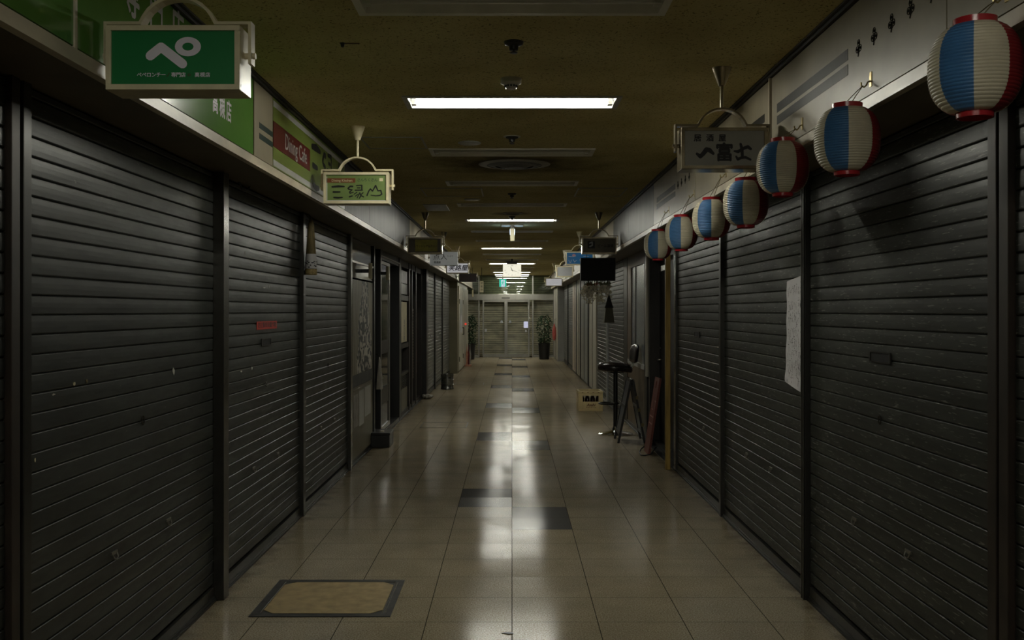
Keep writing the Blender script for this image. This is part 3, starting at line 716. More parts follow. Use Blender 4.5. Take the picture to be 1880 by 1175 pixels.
# ------------------------------------------------------------------ hanging box signs
SW, SH, SD = 0.43, 0.207, 0.14
def hang_sign(cx, Y, label, face, frame, bracket, w=SW, h=SH, zb=2.31, content=None, d=SD, arch=True):
    t = thing('hanging_sign', label, 'sign', (cx, Y, zb), 'box signs hung from the ceiling')
    zt = zb + h; b = 0.017
    bx = MB().box(cx - w / 2, cx + w / 2, Y + 0.014, Y + d, zb, zt)
    for (x0, x1, z0, z1) in ((cx - w / 2, cx + w / 2, zt - b, zt), (cx - w / 2, cx + w / 2, zb, zb + b), (cx - w / 2, cx - w / 2 + b, zb + b, zt - b), (cx + w / 2 - b, cx + w / 2, zb + b, zt - b)):
        bx.box(x0, x1, Y, Y + 0.014, z0, z1)
    bx.build('case', frame, t, bevel=0.0015)
    fp = MB().box(cx - w / 2 + b, cx + w / 2 - b, Y + 0.009, Y + 0.016, zb + b, zt - b).build('face', face, t)
    if content: content(fp, face_cam(cx, Y + 0.009, (zb + zt) / 2), w - 2 * b, h - 2 * b)
    # bracket: flat bar round the box with a half arch on top
    g = 0.020; th = 0.010; zc = zb + h * 0.60; ztop = zt + 0.020; r = w * 0.285; za = 0.085
    path = [(-w / 2 - g, zc - 0.03 - zb), (-w / 2 - g, ztop - zb)]
    if arch:
        path.append((-r, ztop - zb))
        for k in range(1, 12):
            a = pi - (pi * 0.86) * k / 12 - pi * 0.07
            path.append((r * 0.97 * cos(a) / cos(pi * 0.07), ztop - zb + za * (sin(a) - sin(pi * 0.07)) / (1 - sin(pi * 0.07))))
        path.append((r, ztop - zb))
    path += [(w / 2 + g, ztop - zb), (w / 2 + g, zc - 0.03 - zb)]
    mb = MB(); y0, y1 = Y + d / 2 - 0.024, Y + d / 2 + 0.024
    nrm = []
    for i in range(len(path)):
        p0 = path[max(0, i - 1)]; p1 = path[min(len(path) - 1, i + 1)]; p = path[i]
        n1 = Vector((-(p[1] - p0[1]), p[0] - p0[0])); n2 = Vector((-(p1[1] - p[1]), p1[0] - p[0]))
        n1 = n1.normalized() if n1.length > 1e-6 else n2.normalized(); n2 = n2.normalized() if n2.length > 1e-6 else n1
        m = (n1 + n2).normalized(); nrm.append(m / max(0.5, m.dot(n1)))
    vs = []
    for (x, z), n in zip(path, nrm):
        for (k, y) in ((th / 2, y0), (th / 2, y1), (-th / 2, y1), (-th / 2, y0)): vs.append((cx + x + n.x * k, y, zb + z + n.y * k))
    k = len(path)
    fs = [(4 * i + j, 4 * i + (j + 1) % 4, 4 * i + 4 + (j + 1) % 4, 4 * i + 4 + j) for i in range(k - 1) for j in range(4)] + [(0, 1, 2, 3), (4 * k - 4, 4 * k - 3, 4 * k - 2, 4 * k - 1)]
    mb.add(vs, fs)
    br = mb.build('bracket', bracket, t)
    for s in (-1, 1):
        MB().cyl((cx + s * (w / 2 - 0.004), Y + d / 2, zc), (cx + s * (w / 2 + g + 0.014), Y + d / 2, zc), 0.010, 10).build('pivot', bracket, br, smooth=True)
    za_w = ztop + (za if arch else 0)
    MB().cyl((cx, Y + d / 2, za_w - 0.004), (cx, Y + d / 2, CEIL - 0.075), 0.0085, 10).build('stem', bracket, t, smooth=True)
    MB().lathe((cx, Y + d / 2, CEIL), [(0.014, -0.092), (0.018, -0.090), (0.048, -0.006), (0.050, 0.0)], 20).build('ceiling_cone', bracket, t, smooth=True)
    return t
def c_pe(fp, fn, w, h):
    sc = w / 880.0
    mb = MB()
    stroke(mb, [(1062, 392), (1138, 330), (1292, 450)], [68, 66, 66], fn, 0.002, sc, 1225, 406)
    mb.build('pe_mark', 'sign_lilac', fp)
    mb = MB(); n = 32
    ro = [((1330 - 1225 + cos(2 * pi * k / n) * 93) * sc, (406 - 327 + sin(2 * pi * k / n) * 69) * sc) for k in range(n)]
    ri = [((1330 - 1225 + cos(2 * pi * k / n) * 40) * sc, (406 - 327 + sin(2 * pi * k / n) * 28) * sc) for k in range(n)]
    mb.add([fn(u, v, 0.002) for u, v in ro + ri], [(k, (k + 1) % n, n + (k + 1) % n, n + k) for k in range(n)])
    mb.build('ring_mark', 'sign_lilac', fp)
    mb = MB(); y = (406 - 530) * sc
    def lay(mb, s, x0, pitch, size):
        for k, ch in enumerate(s):
            if ch != ' ': text_to(mb, ch, size, lambda u, v, d=0, X=(x0 + pitch * k): fn(u + X, v + y, d), 0.002, bold=0.022)
    lay(mb, 'ペペロンチー', (983 - 1225) * sc, 34.5 * sc, 36 * sc); lay(mb, '専門店', (1228 - 1225) * sc, 34.5 * sc, 36 * sc); lay(mb, '高槻店', (1396 - 1225) * sc, 38 * sc, 36 * sc)
    mb.build('lettering', 'sign_lilac', fp)
    mb = MB(); lay(mb, 'ノ', (1188 - 1225) * sc, 34 * sc, 34 * sc); lay(mb, 'の', (1338 - 1225) * sc, 34 * sc, 26 * sc); mb.build('dark_lettering', 'dark_red_ink', fp)
hang_sign(-1.088, 3.19, 'green sign with a big white kana and a ring', 'sign_green', 'sign_cream', 'sign_cream', content=c_pe)
def c_san(fp, fn, w, h):
    sc = w / 1150.0
    mb = MB(); rect_to(mb, -w / 2 + 0.002, -w / 2 + 0.008, -h / 2, h / 2 - 0.012, fn, 0, 0.001); rect_to(mb, -w / 2, w / 2, -h / 2, -h / 2 + 0.006, fn, 0, 0.001); mb.build('white_edge', 'white_film', fp)
    mb = MB(); rect_to(mb, (250 - 815) * sc, (800 - 815) * sc, (735 - 635) * sc, (735 - 550) * sc, fn, 0, 0.001); bd = mb.build('name_band', 'orange_film', fp)
    mb = MB(); text_to(mb, 'Dining Kitchen', 66 * sc, lambda u, v, d=0: fn(u + (545 - 815) * sc, v + (735 - 596) * sc, d), 0.002, bold=0.012, sx=1.02); mb.build('lettering', 'paper_cream', bd)
    mb = MB(); text_to(mb, 'さんちくさん', 66 * sc, lambda u, v, d=0: fn(u + (1030 - 815) * sc, v + (735 - 585) * sc, d), 0.0015, bold=0.01, sx=1.0); mb.build('kana_lettering', 'dark_green_film', fp)
    mb = MB(); rect_to(mb, (1262 - 815) * sc, (1330 - 815) * sc, (735 - 605) * sc, (735 - 548) * sc, fn, 0, 0.001); st = mb.build('seal_mark', 'paper_cream', fp)
    mb = MB()
    for g in G3 + GE + GY: stroke(mb, g[0], g[1], fn, 0.0015, sc, 815, 735)
    mb.build('brush_lettering', 'ink', fp)
hang_sign(-1.030, 6.57, 'lime sign with three black brush characters, cream frame', 'sign_lime', 'sign_cream', 'sign_cream', content=c_san)
def c_fuji(fp, fn, w, h):
    sc = w / 1300.0; ox, oy = 885, 715
    mb = MB()
    for k, ch in enumerate('居酒屋'): text_to(mb, ch, 128 * sc, lambda u, v, d=0, X=(445 + 203 * k): fn(u + (X - ox) * sc, v + (oy - 552) * sc, d), 0.0015, bold=0.03)
    mb.build('small_lettering', 'ink', fp)
    mb = MB()
    stroke(mb, [(435, 805), (490, 850), (540, 800), (590, 735), (640, 745), (700, 800)], [44, 66, 72, 78, 74, 48], fn, 0.0015, sc, ox, oy)
    text_to(mb, '富', 318 * sc, lambda u, v, d=0: fn(u + (885 - ox) * sc, v + (oy - 800) * sc, d), 0.0015, bold=0.032, sx=0.95)
    stroke(mb, [(1150, 645), (1172, 720), (1180, 850)], [40, 56, 50], fn, 0.0015, sc, ox, oy)
    stroke(mb, [(1050, 762), (1110, 770), (1200, 715), (1270, 690), (1315, 725)], [30, 52, 52, 56, 44], fn, 0.0015, sc, ox, oy)
    stroke(mb, [(1078, 850), (1105, 895), (1160, 870), (1230, 862), (1312, 900)], [30, 46, 46, 44, 36], fn, 0.0015, sc, ox, oy)
    mb.build('brush_lettering', 'ink', fp)
hang_sign(1.062, 4.97, 'white tavern sign with thick black brush writing, beside the lanterns', 'sign_white', 'sign_bronze', 'sign_bronze', content=c_fuji)
def c_yel(fp, fn, w, h):
    mb = MB(); rect_to(mb, -w * 0.30, w * 0.40, -h * 0.42, h * 0.44, fn, 0, 0.001); a = mb.build('field', 'sign_yellow', fp)
    mb = MB(); text_to(mb, 'トラットリアルカリー', 0.036, lambda u, v, d=0: fn(u + 0.01, v - 0.01, d), 0.002, bold=0.02, sx=0.82); mb.build('lettering', 'dark_olive', a)
hang_sign(-1.085, 12.37, 'dark sign with a yellow field, first beyond the lime one', 'sign_yellow_field', 'sign_bronze', 'sign_bronze', content=c_yel)
def c_ten(fp, fn, w, h):
    mb = MB(); text_to(mb, '点人', 0.10, lambda u, v, d=0: fn(u - 0.055, v + 0.02, d), 0.0015, sx=1.1); text_to(mb, 'ちろり', 0.034, lambda u, v, d=0: fn(u + 0.10, v + 0.035, d), 0.0015); text_to(mb, '居酒屋', 0.036, lambda u, v, d=0: fn(u - 0.10, v - 0.06, d), 0.0015, bold=0.02)
    mb.build('lettering', 'stripe_grey', fp)
hang_sign(-1.06, 15.45, 'grey sign with two thin characters, between yellow and white ones', 'sign_grey', 'sign_grey', 'sign_bronze', content=c_ten)
def c_sho(fp, fn, w, h):
    mb = MB(); text_to(mb, '笑路屋', 0.115, lambda u, v, d=0: fn(u + 0.01, v - 0.004, d), 0.0015, bold=0.022, sx=1.05, shear=0.2); mb.build('lettering', 'ink', fp)
hang_sign(-1.034, 18.85, 'bright white sign with three slanted black characters', 'sign_lit', 'sign_cream', 'sign_cream', content=c_sho)
hang_sign(-1.075, 24.3, 'blank dark brown sign beyond the bright white one', 'sign_brown', 'sign_brown', 'sign_cream')
def c_beer(fp, fn, w, h):
    mb = MB(); rect_to(mb, -0.145, -0.055, -0.035, 0.055, fn, 0, 0.001); a = mb.build('square_picture', 'ink', fp)
    mb = MB(); stroke(mb, [(0, 0), (0.03, -0.012), (0.03, 0.03), (0.0, 0.04)], 0.016, lambda u, v, d=0: fn(u - 0.118, v + 0.03, d), 0.002); mb.build('picture_mark', 'sign_grey', a)
    mb = MB(); text_to(mb, 'ビール酒場', 0.040, lambda u, v, d=0: fn(u + 0.075, v - 0.006, d), 0.0015, bold=0.015); mb.build('lettering', 'ink', fp)
hang_sign(1.085, 12.37, 'brownish sign with a dark square picture, above the black board', 'board_tan', 'sign_bronze', 'sign_bronze', content=c_beer)
def c_blue(fp, fn, w, h):
    mb = MB()
    for q in ([(-0.17, 0.03), (-0.11, 0.025), (-0.06, 0.035)], [(-0.17, -0.03), (-0.15, -0.07)], [(-0.13, -0.025), (-0.14, -0.07)], [(-0.10, -0.02), (-0.08, -0.06), (-0.05, -0.03)], [(0.0, -0.02), (0.02, -0.06)], [(0.06, 0.03), (0.14, 0.03)]):
        stroke(mb, [(x, -y) for x, y in q], 0.007, fn, 0.0015)
    mb.build('brush_lettering', 'sign_grey', fp)
    mb = MB(); mb.add([fn(-0.09 + cos(a) * 0.028, 0.045 + sin(a) * 0.02, 0.0015) for a in [2 * pi * k / 12 for k in range(12)]], [tuple(range(12))]); mb.build('pink_spot', 'pink_film', fp)
hang_sign(1.045, 15.35, 'blue sign partly behind the black board', 'sign_blue', 'sign_cream', 'sign_cream', content=c_blue)
hang_sign(1.06, 20.0, 'plain pale grey-blue sign below the blue one', 'sign_grey', 'sign_cream', 'sign_cream', w=0.33, h=0.215, zb=2.285)
hang_sign(1.074, 25.5, 'plain white glowing box sign, farthest on the right', 'sign_lit', 'sign_cream', 'sign_cream', zb=2.235, h=0.21)
# small upright sign and rod near the doors
x = -0.86
t = thing('upright_sign', 'small white upright sign hanging before the glass doors', 'sign', (x, 28.2, 2.13))
MB().box(x - 0.052, x + 0.052, 28.2, 28.24, 2.13, 2.45).build('panel', 'paper_cream', t); MB().cyl((x, 28.22, 2.45), (x, 28.22, CEIL), 0.008, 8).build('rod', 'post_dark', t)
mb = MB()
for k, ch in enumerate('営業中'): text_to(mb, ch, 0.07, face_cam(x, 28.2, 2.38 - 0.09 * k), 0.002)
mb.build('lettering', 'stripe_grey', t)
x = -1.105
t = thing('pull_cord', 'thin pale cord with a grip beyond the brown sign', 'cord', (x, 28.0, 2.0)); MB().cyl((x, 28, 2.2), (x, 28, CEIL), 0.006, 6).build('cord', 'post_steel', t); MB().cyl((x, 28, 2.0), (x, 28, 2.2), 0.022, 8).build('grip', 'paper_cream', t)

# ------------------------------------------------------------------ paper lanterns
RL, HL = 0.118, 0.236
def make_lantern():
    t = thing('paper_lantern', '', 'lantern', (0, 0, 0), 'row of striped paper lanterns')
    nr = 25; sub = 4; n = 64; rings = []
    for i in range(nr * sub + 1):
        q = i / (nr * sub); zz = -HL / 2 + HL * q
        e = (2 * q - 1); rb = 0.051 + (RL - 0.051) * (max(0.0, 1 - abs(e) ** 2.5)) ** 0.62
        rib = 0.0026 * (abs(sin(pi * i / sub)) ** 0.8) - 0.0013
        rings.append((rb + rib, zz))
    vs = []; fs = []; mi = []
    for (r, z) in rings:
        for j in range(n): vs.append((r * cos(2 * pi * j / n), r * sin(2 * pi * j / n), z))
    mb = MB(); mb.v = vs
    for i in range(len(rings) - 1):
        for j in range(n):
            fs.append((i * n + j, i * n + (j + 1) % n, (i + 1) * n + (j + 1) % n, (i + 1) * n + j))
            mi.append((1, 2, 1, 0)[(j // 8) % 4])     # white, red, white, blue going round
    mb.f = fs; mb.m = mi
    mb.build('paper_shade', ['lantern_blue', 'lantern_white', 'lantern_red'], t, smooth=True)
    MB().lathe((0, 0, 0), [(0.046, HL / 2 - 0.008), (0.055, HL / 2 - 0.008), (0.056, HL / 2 + 0.016), (0.051, HL / 2 + 0.017), (0.048, HL / 2 + 0.010), (0.046, HL / 2 - 0.008)], 32).build('top_ring', 'red_plastic', t, smooth=True)
    MB().lathe((0, 0, 0), [(0.040, -HL / 2 + 0.008), (0.048, -HL / 2 + 0.008), (0.047, -HL / 2 - 0.014), (0.042, -HL / 2 - 0.015), (0.040, -HL / 2 + 0.008)], 32).build('bottom_ring', 'red_plastic', t, smooth=True)
    return t
LN = [(1790, 120, -1.5, 'nearest and largest striped lantern, cut by the right picture edge'), (1555, 257, 3, 'second lantern from the viewer, over the big scuffed shutter'),
      (1437, 308, -14, 'third lantern from the viewer, beside the white tavern sign'), (1369, 373, -8, 'fourth lantern from the viewer, above the note shutter'),
      (1306, 402, 0, 'fifth lantern from the viewer, over the slimmer dark post'), (1251, 428, -2, 'sixth lantern, second from the far end of the row'), (1208, 450, 0, 'dimmest and farthest lantern of the row')]
proto = None; WIRES = []
LX = 1.248
for i, (px, py, b, lab) in enumerate(LN):
    Y = LX * F / (px - CX); z = EYE + (HZ - py) * Y / F
    if i == 0: z -= 0.010
    rz = atan2(-Y, -LX) + R(b)
    if proto is None: proto = make_lantern(); o = proto; o['label'] = lab
    else: o = dup(proto, label=lab)
    o.location = (LX, Y, z); o.rotation_euler = (0, 0, rz)
    ztop = z + HL / 2 + 0.016
    hk = Vector((FX - 0.030, Y + 0.02, 2.440))
    u = Vector((cos(rz), sin(rz), 0))
    loc = Vector((LX, Y, z)); Mi = Matrix.Rotation(-rz, 4, 'Z')
    a = Vector((-0.02, -0.05, HL / 2 + 0.012)); e = Vector((0.02, 0.05, HL / 2 + 0.012)); hl = hk - loc
    WIRES.append((o, [Mi @ q for q in (a, a.lerp(hl, 0.6) + Vector((0, 0, 0.004)), hl + Vector((0, 0, 0.004)), e.lerp(hl, 0.6) + Vector((0, 0, 0.004)), e)]))
    h = MB().tube([(FX, hk.y, 2.462), (FX - 0.012, hk.y, 2.458), (FX - 0.018, hk.y, 2.446), (FX - 0.026, hk.y, 2.438), (FX - 0.036, hk.y, 2.442), (FX - 0.038, hk.y, 2.456)], 0.0032, 6)
    h.box(FX - 0.003, FX, hk.y - 0.010, hk.y + 0.010, 2.44, 2.495)
    tag(h.build('cup_hook', 'brass', smooth=True), 'small brass hook on the cream panel holding the ' + ('nearest', 'second', 'third', 'fourth', 'fifth', 'sixth', 'farthest')[i] + ' lantern', 'hook', 'lantern hooks')

for (o, pts) in WIRES:
    w = MB().tube(pts, 0.0016, 6).build('hanging_wire', 'wire', smooth=True); w.parent = o

# ------------------------------------------------------------------ ceiling fittings
def lathe_thing(name, label, cat, x, y, prof, mat, group=None, n=28):
    return tag(MB().lathe((x, y, CEIL), prof, n).build(name, mat, smooth=True), label, cat, group)
def sprinkler(x, y, label, plate=False):
    t = thing('sprinkler_head', label, 'sprinkler', (x, y, CEIL), 'sprinklers along the ceiling centre line')
    if plate: MB().lathe((x, y, CEIL), [(0.001, -0.004), (0.060, -0.003), (0.062, 0.0)], 28).build('plate', 'plastic_white', t, smooth=True)
    MB().lathe((x, y, CEIL), [(0.015, -0.040), (0.020, -0.038), (0.022, -0.020), (0.042, -0.012), (0.046, 0.0)], 22).build('cup', 'black', t, smooth=True)
    MB().lathe((x, y, CEIL), [(0.001, -0.054), (0.016, -0.053), (0.018, -0.048), (0.006, -0.044), (0.006, -0.036)], 16).build('deflector', 'black', t, smooth=True)
sprinkler(0.008, 4.55, 'dark sprinkler head before the smoke detector')
sprinkler(0.0, 7.02, 'sprinkler head with a pale plate, past the bright light', True)
sprinkler(0.0, 10.42, 'small dark sprinkler head past the big round air outlet')
sprinkler(0.0, 12.95, 'tiny sprinkler head just before the second lit light')
t = thing('smoke_detector', 'round white smoke detector before the bright light', 'smoke detector', (-0.005, 5.27, CEIL))
MB().lathe((-0.005, 5.27, CEIL), [(0.040, -0.034), (0.054, -0.026), (0.055, 0.0)], 28).build('base', 'plastic_white', t, smooth=True)
MB().lathe((-0.005, 5.27, CEIL), [(0.001, -0.058), (0.026, -0.056), (0.030, -0.050), (0.030, -0.034)], 24).build('cap', 'plastic_white', t, smooth=True)
mb = MB()
for k in range(12):
    a = 2 * pi * k / 12; c = Vector((-0.005 + cos(a) * 0.031, 5.27 + sin(a) * 0.031, CEIL - 0.0425)); mb.box(c.x - 0.0045, c.x + 0.0045, c.y - 0.003, c.y + 0.003, c.z - 0.004, c.z + 0.006)
mb.build('sensor_slot', 'black', t)
def disc(px, Y, r, label):
    x = (px - CX) * Y / F
    lathe_thing('ceiling_speaker', label, 'speaker', x, Y, [(0.001, -0.012), (r * 0.85, -0.011), (r, -0.006), (r, 0.0)], 'panel_grey', 'pale round ceiling discs')
disc(862, 7.27, 0.084, 'pale round disc beside the plated sprinkler'); disc(867, 10.95, 0.09, 'pale round disc past the big air outlet')
def diffuser(x, y, r, label):
    t = thing('air_outlet', label, 'vent', (x, y, CEIL), 'round air outlets')
    for k, (a, b, z) in enumerate(((1.0, 0.80, -0.012), (0.76, 0.56, -0.022), (0.52, 0.32, -0.030))):
        MB().lathe((x, y, CEIL), [(r * a, 0.0), (r * a, z * 0.4), (r * b, z), (r * b - 0.01, z), (r * b - 0.012, z * 0.2), (r * b - 0.012, 0)], 40).build('ring', 'vent_ring' if k == 0 else 'vent_dark', t, smooth=True)
    MB().lathe((x, y, CEIL), [(0.001, -0.034), (r * 0.28, -0.032), (r * 0.28, 0.0)], 28).build('core', 'vent_dark', t, smooth=True)
diffuser(0.02, 8.33, 0.30, 'big round sooty air outlet in mid ceiling'); diffuser(0.01, 12.5, 0.13, 'small round dark outlet before the second lit light'); diffuser(0.0, 24.42, 0.28, 'round air outlet above the hanging clock')
def hatch(x0, x1, y0, y1, label):
    t = thing('access_hatch', label, 'hatch', ((x0 + x1) / 2, (y0 + y1) / 2, CEIL), 'access hatches in the ceiling')
    w = 0.014; mb = MB()
    for (a, b, c, d) in ((x0, x1, y0, y0 + w), (x0, x1, y1 - w, y1), (x0, x0 + w, y0 + w, y1 - w), (x1 - w, x1, y0 + w, y1 - w)): mb.box(a, b, c, d, CEIL - 0.005, CEIL)
    mb.build('frame', 'panel_grey', t); MB().box(x0 + w, x1 - w, y0 + w, y1 - w, CEIL - 0.002, CEIL).build('leaf', 'ceiling', t)
hatch(-1.08, -0.635, 7.03, 7.52, 'square ceiling hatch beside the lime hanging sign'); hatch(0.66, 1.16, 9.95, 10.65, 'square ceiling hatch on the right, past the big air outlet'); hatch(-0.92, -0.30, 9.95, 10.65, 'square ceiling hatch on the left, past the big air outlet')
tag(MB().box(-1.03, -0.76, 11.45, 12.15, CEIL - 0.008, CEIL).build('ceiling_plate', 'panel_grey', bevel=0.003), 'pale square ceiling plate before the yellow sign', 'plate')
t = thing('ceiling_anchor', 'rusty anchor nub with a streak of rust on the ceiling', 'anchor', (-0.778, 4.57, CEIL))
MB().lathe((-0.778, 4.57, CEIL), [(0.001, -0.02), (0.007, -0.018), (0.010, -0.004), (0.014, 0)], 12).build('nub', 'black', t, smooth=True); MB().box(-0.79, -0.70, 4.565, 4.575, CEIL - 0.003, CEIL).build('rusty_rod', 'rust', t)
for (px, Y) in ((652, 5.9), ): lathe_thing('ceiling_disc', 'faint round cap on the ceiling before the lime sign', 'cap', (px - CX) * Y / F, Y, [(0.001, -0.005), (0.05, -0.004), (0.052, 0)], 'ceiling')

# edge-on lit guide sign, clock, exit sign
t = thing('guide_sign', 'lit two-sided sign hanging edge-on below the second lit light', 'sign', (0.005, 14.2, 2.59))
MB().box(-0.026, 0.036, 14.15, 14.40, 2.595, CEIL - 0.055).build('case', 'column_olive', t, bevel=0.003)
for s in (-1, 1): MB().box(0.005 + s * 0.031, 0.005 + s * 0.034, 14.17, 14.38, 2.70, CEIL - 0.065).build('lit_face', 'guide_glow', t)
MB().box(-0.02, 0.03, 14.2, 14.36, CEIL - 0.055, CEIL - 0.012).build('mount', 'post_dark', t); MB().box(-0.15, 0.16, 14.12, 14.44, CEIL - 0.012, CEIL).build('ceiling_plate', 'panel_white', t)
cy = 23.4; cz = EYE + (HZ - 496.5) * cy / F
t = thing('hanging_clock', 'glowing rectangular clock hanging in mid corridor', 'clock', (0.0, cy, cz - 0.155))
MB().box(-0.222, 0.222, cy, cy + 0.14, cz - 0.158, cz + 0.158).build('case', 'sign_cream', t, bevel=0.006)
fc = MB().box(-0.212, 0.212, cy - 0.004, cy, cz - 0.148, cz + 0.148).build('dial', 'clock_glow', t)
mb = MB(); ff = face_cam(0, cy - 0.004, cz)
for k, ch in enumerate(('XII', 'I', 'II', 'III', 'IIII', 'V', 'VI', 'VII', 'VIII', 'IX', 'X', 'XI')):
    a = R(90 - 30 * k); text_to(mb, ch, 0.042 if k % 3 == 0 else 0.024, lambda u, v, d=0, A=a: ff(u + cos(A) * 0.165, v + sin(A) * 0.112, d), 0.002)
mb.build('numeral', 'sign_grey', fc)
mb = MB(); stroke(mb, [(0.012, 0.012), (-0.028, -0.082)], [0.014, 0.007], ff, 0.004); mb.build('hour_hand', 'ink', fc)
mb = MB(); stroke(mb, [(-0.02, -0.008), (0.12, 0.03)], [0.012, 0.005], ff, 0.006); mb.build('minute_hand', 'panel_grey', fc)
MB().cyl((0, cy + 0.07, cz + 0.158), (0, cy + 0.07, CEIL), 0.022, 12).build('stem', 'post_dark', t, smooth=True); MB().box(-0.13, 0.13, cy + 0.02, cy + 0.12, cz + 0.158, cz + 0.205).build('top_plate', 'wood_dark', t)
ey = 31.0; ex = (923 - CX) * ey / F; ez = EYE + (HZ - 519.5) * ey / F
t = thing('exit_sign', 'glowing green exit sign before the glass doors', 'exit sign', (ex, ey, ez - 0.12))
MB().box(ex - 0.112, ex + 0.112, ey, ey + 0.06, ez - 0.125, ez + 0.125).build('case', 'plastic_white', t)
fc = MB().box(ex - 0.108, ex + 0.108, ey - 0.004, ey, ez - 0.120, ez + 0.120).build('green_face', 'exit_green', t)
ff = face_cam(ex, ey - 0.004, ez); mb = MB(); rect_to(mb, -0.050, 0.062, -0.120, 0.095, ff, 0, 0.002); mb.build('white_doorway', 'exit_white', fc)
mb = MB(); mb.add([ff(0.012 + cos(a) * 0.016, 0.062 + sin(a) * 0.016, 0.003) for a in [2 * pi * k / 10 for k in range(10)]], [tuple(range(10))])
for q, w in (([(0.004, -0.040), (0.0, 0.012)], 0.026), ([(0.0, -0.03), (-0.03, -0.012), (-0.036, 0.012)], 0.011), ([(0.004, -0.03), (0.03, -0.008), (0.042, -0.02)], 0.011), ([(0.0, 0.012), (0.026, 0.034), (0.020, 0.085)], 0.014), ([(0.0, 0.012), (-0.018, 0.05), (-0.048, 0.07)], 0.014)): stroke(mb, q, w, ff, 0.003)
mb.build('running_figure', 'exit_green', fc)
MB().cyl((ex, ey + 0.03, ez + 0.125), (ex, ey + 0.03, CEIL), 0.012, 8).build('stem', 'post_dark', t)

# ------------------------------------------------------------------ floor fittings
x0, x1, y0, y1 = -1.378, -0.636, 5.20, 5.91
t = thing('floor_hatch', 'tan floor hatch in a dark metal frame, near left', 'hatch', ((x0 + x1) / 2, (y0 + y1) / 2, 0))
mb = MB(); w = 0.050
for (a, b, c, d) in ((x0, x1, y0, y0 + w), (x0, x1, y1 - w, y1), (x0, x0 + w, y0 + w, y1 - w), (x1 - w, x1, y0 + w, y1 - w)): mb.box(a, b, c, d, 0, 0.005)
mb.build('frame', 'hatch_metal', t)
ch = 0.060; a, b, c, d = x0 + w + 0.004, x1 - w - 0.004, y0 + w + 0.004, y1 - w - 0.004
MB().box(a, b, c, d, 0, 0.003).build('corner_plate', 'hatch_metal', t)
MB().prism([(a + ch, c), (b - ch, c), (b, c + ch), (b, d - ch), (b - ch, d), (a + ch, d), (a, d - ch), (a, c + ch)], lambda u, v, q: (u, v, q), 0.003, 0.0055).build('tan_panel', 'tan_panel', t)
for xx in (a - 0.006, b + 0.004, b + 0.018): MB().box(xx, xx + 0.004, c, d, 0.003, 0.0075).build('silver_strip', 'silver', t)
for (x0, x1, y0, y1, lab) in ((-1.27, -0.625, 13.65, 14.3, 'flush tiled floor hatch beside the black glass door'), (-1.25, -0.62, 21.6, 22.3, 'flush tiled floor hatch beside the metal keg')):
    t = thing('flush_hatch', lab, 'hatch', ((x0 + x1) / 2, (y0 + y1) / 2, 0)); w = 0.012; mb = MB()
    for (a, b, c, d) in ((x0, x1, y0, y0 + w), (x0, x1, y1 - w, y1), (x0, x0 + w, y0 + w, y1 - w), (x1 - w, x1, y0 + w, y1 - w)): mb.box(a, b, c, d, 0, 0.002)
    mb.build('frame', 'hatch_metal', t); MB().box(x0 + w, x1 - w, y0 + w, y1 - w, 0, 0.001).build('tile_infill', 'floor', t)
p = P(932, 1163, 4.94); mb = MB()
mb.prism([(-0.03, 0.0), (-0.01, 0.008), (0.025, 0.006), (0.028, -0.006), (0.005, -0.010), (-0.012, -0.004)], lambda u, v, q: (p.x + u, 4.94 + v * 1.6, q), 0.0, 0.003)
tag(mb.build('tape_scrap', 'black'), 'scrap of black tape on the floor at the bottom edge', 'scrap')

# ------------------------------------------------------------------ left shop fronts
t = thing('storefront_board', 'tan wall panel carrying the swirl poster and notices', 'panel', (-WX, 10.9, 0))
MB().box(-WX, -WX - 0.06, 10.08, 11.78, 0.05, 1.93).build('board', 'board_tan', t)
MB().box(-WX, -WX - 0.06, 10.08, 11.78, 0.0, 0.05).build('kick_strip', 'black', t)
MB().box(-WX + 0.003, -WX - 0.02, 10.10, 11.72, 1.95, 2.11).build('sign_strip', 'black_gloss', t)
MB().box(-WX - 0.005, -WX - 0.02, 10.10, 11.72, 2.12, 2.36).build('transom_pane', 'black_gloss', t)
MB().box(-WX + 0.012, -WX - 0.03, 10.08, 11.78, 2.105, 2.125).build('transom_bar', 'aluminium', t)
MB().box(-WX + 0.006, -WX, 10.12, 11.70, 0.80, 0.925).build('dark_band', 'dark_wall', t)
t = thing('poster', 'poster with a swirling black and white figure on the tan panel', 'poster', (-WX, 11.0, 0.93)); MB().box(-WX, -WX + 0.003, 10.30, 11.66, 0.93, 1.93).build('sheet', 'poster_print', t)
t = thing('notice_board', 'low notice board with three pinned sheets on the tan panel', 'notice board', (-WX, 11.0, 0.35))
MB().box(-WX, -WX + 0.008, 10.25, 11.68, 0.34, 0.77).build('board', 'board_tan', t)
for (a, b, z0, z1, m) in ((10.32, 10.62, 0.38, 0.72, 'cloth_grey'), (10.68, 11.02, 0.36, 0.74, 'panel_grey'), (11.08, 11.55, 0.42, 0.75, 'panel_grey')): MB().box(-WX + 0.008, -WX + 0.010, a, b, z0, z1).build('sheet', m, t)
for (px, Y, lab) in ((680, 10.95, 'small cream wall lamp at the top of the swirl poster'), (711.5, 12.42, 'small cream wall lamp above the black glass door')):
    X = (px - CX) * Y / F; z = 2.04 if Y < 11 else 2.07
    t = thing('wall_lamp', lab, 'wall lamp', (X, Y, z - 0.085), 'pair of unlit wall lamps')
    MB().lathe((X, Y, z), [(0.001, -0.086), (0.020, -0.085), (0.022, -0.08), (0.022, 0.08), (0.020, 0.085), (0.001, 0.086)], 16).build('shade', 'paper_cream', t, smooth=True)
    MB().box(-WX, X - 0.015, Y - 0.015, Y + 0.015, z - 0.02, z + 0.02).build('bracket', 'black', t)
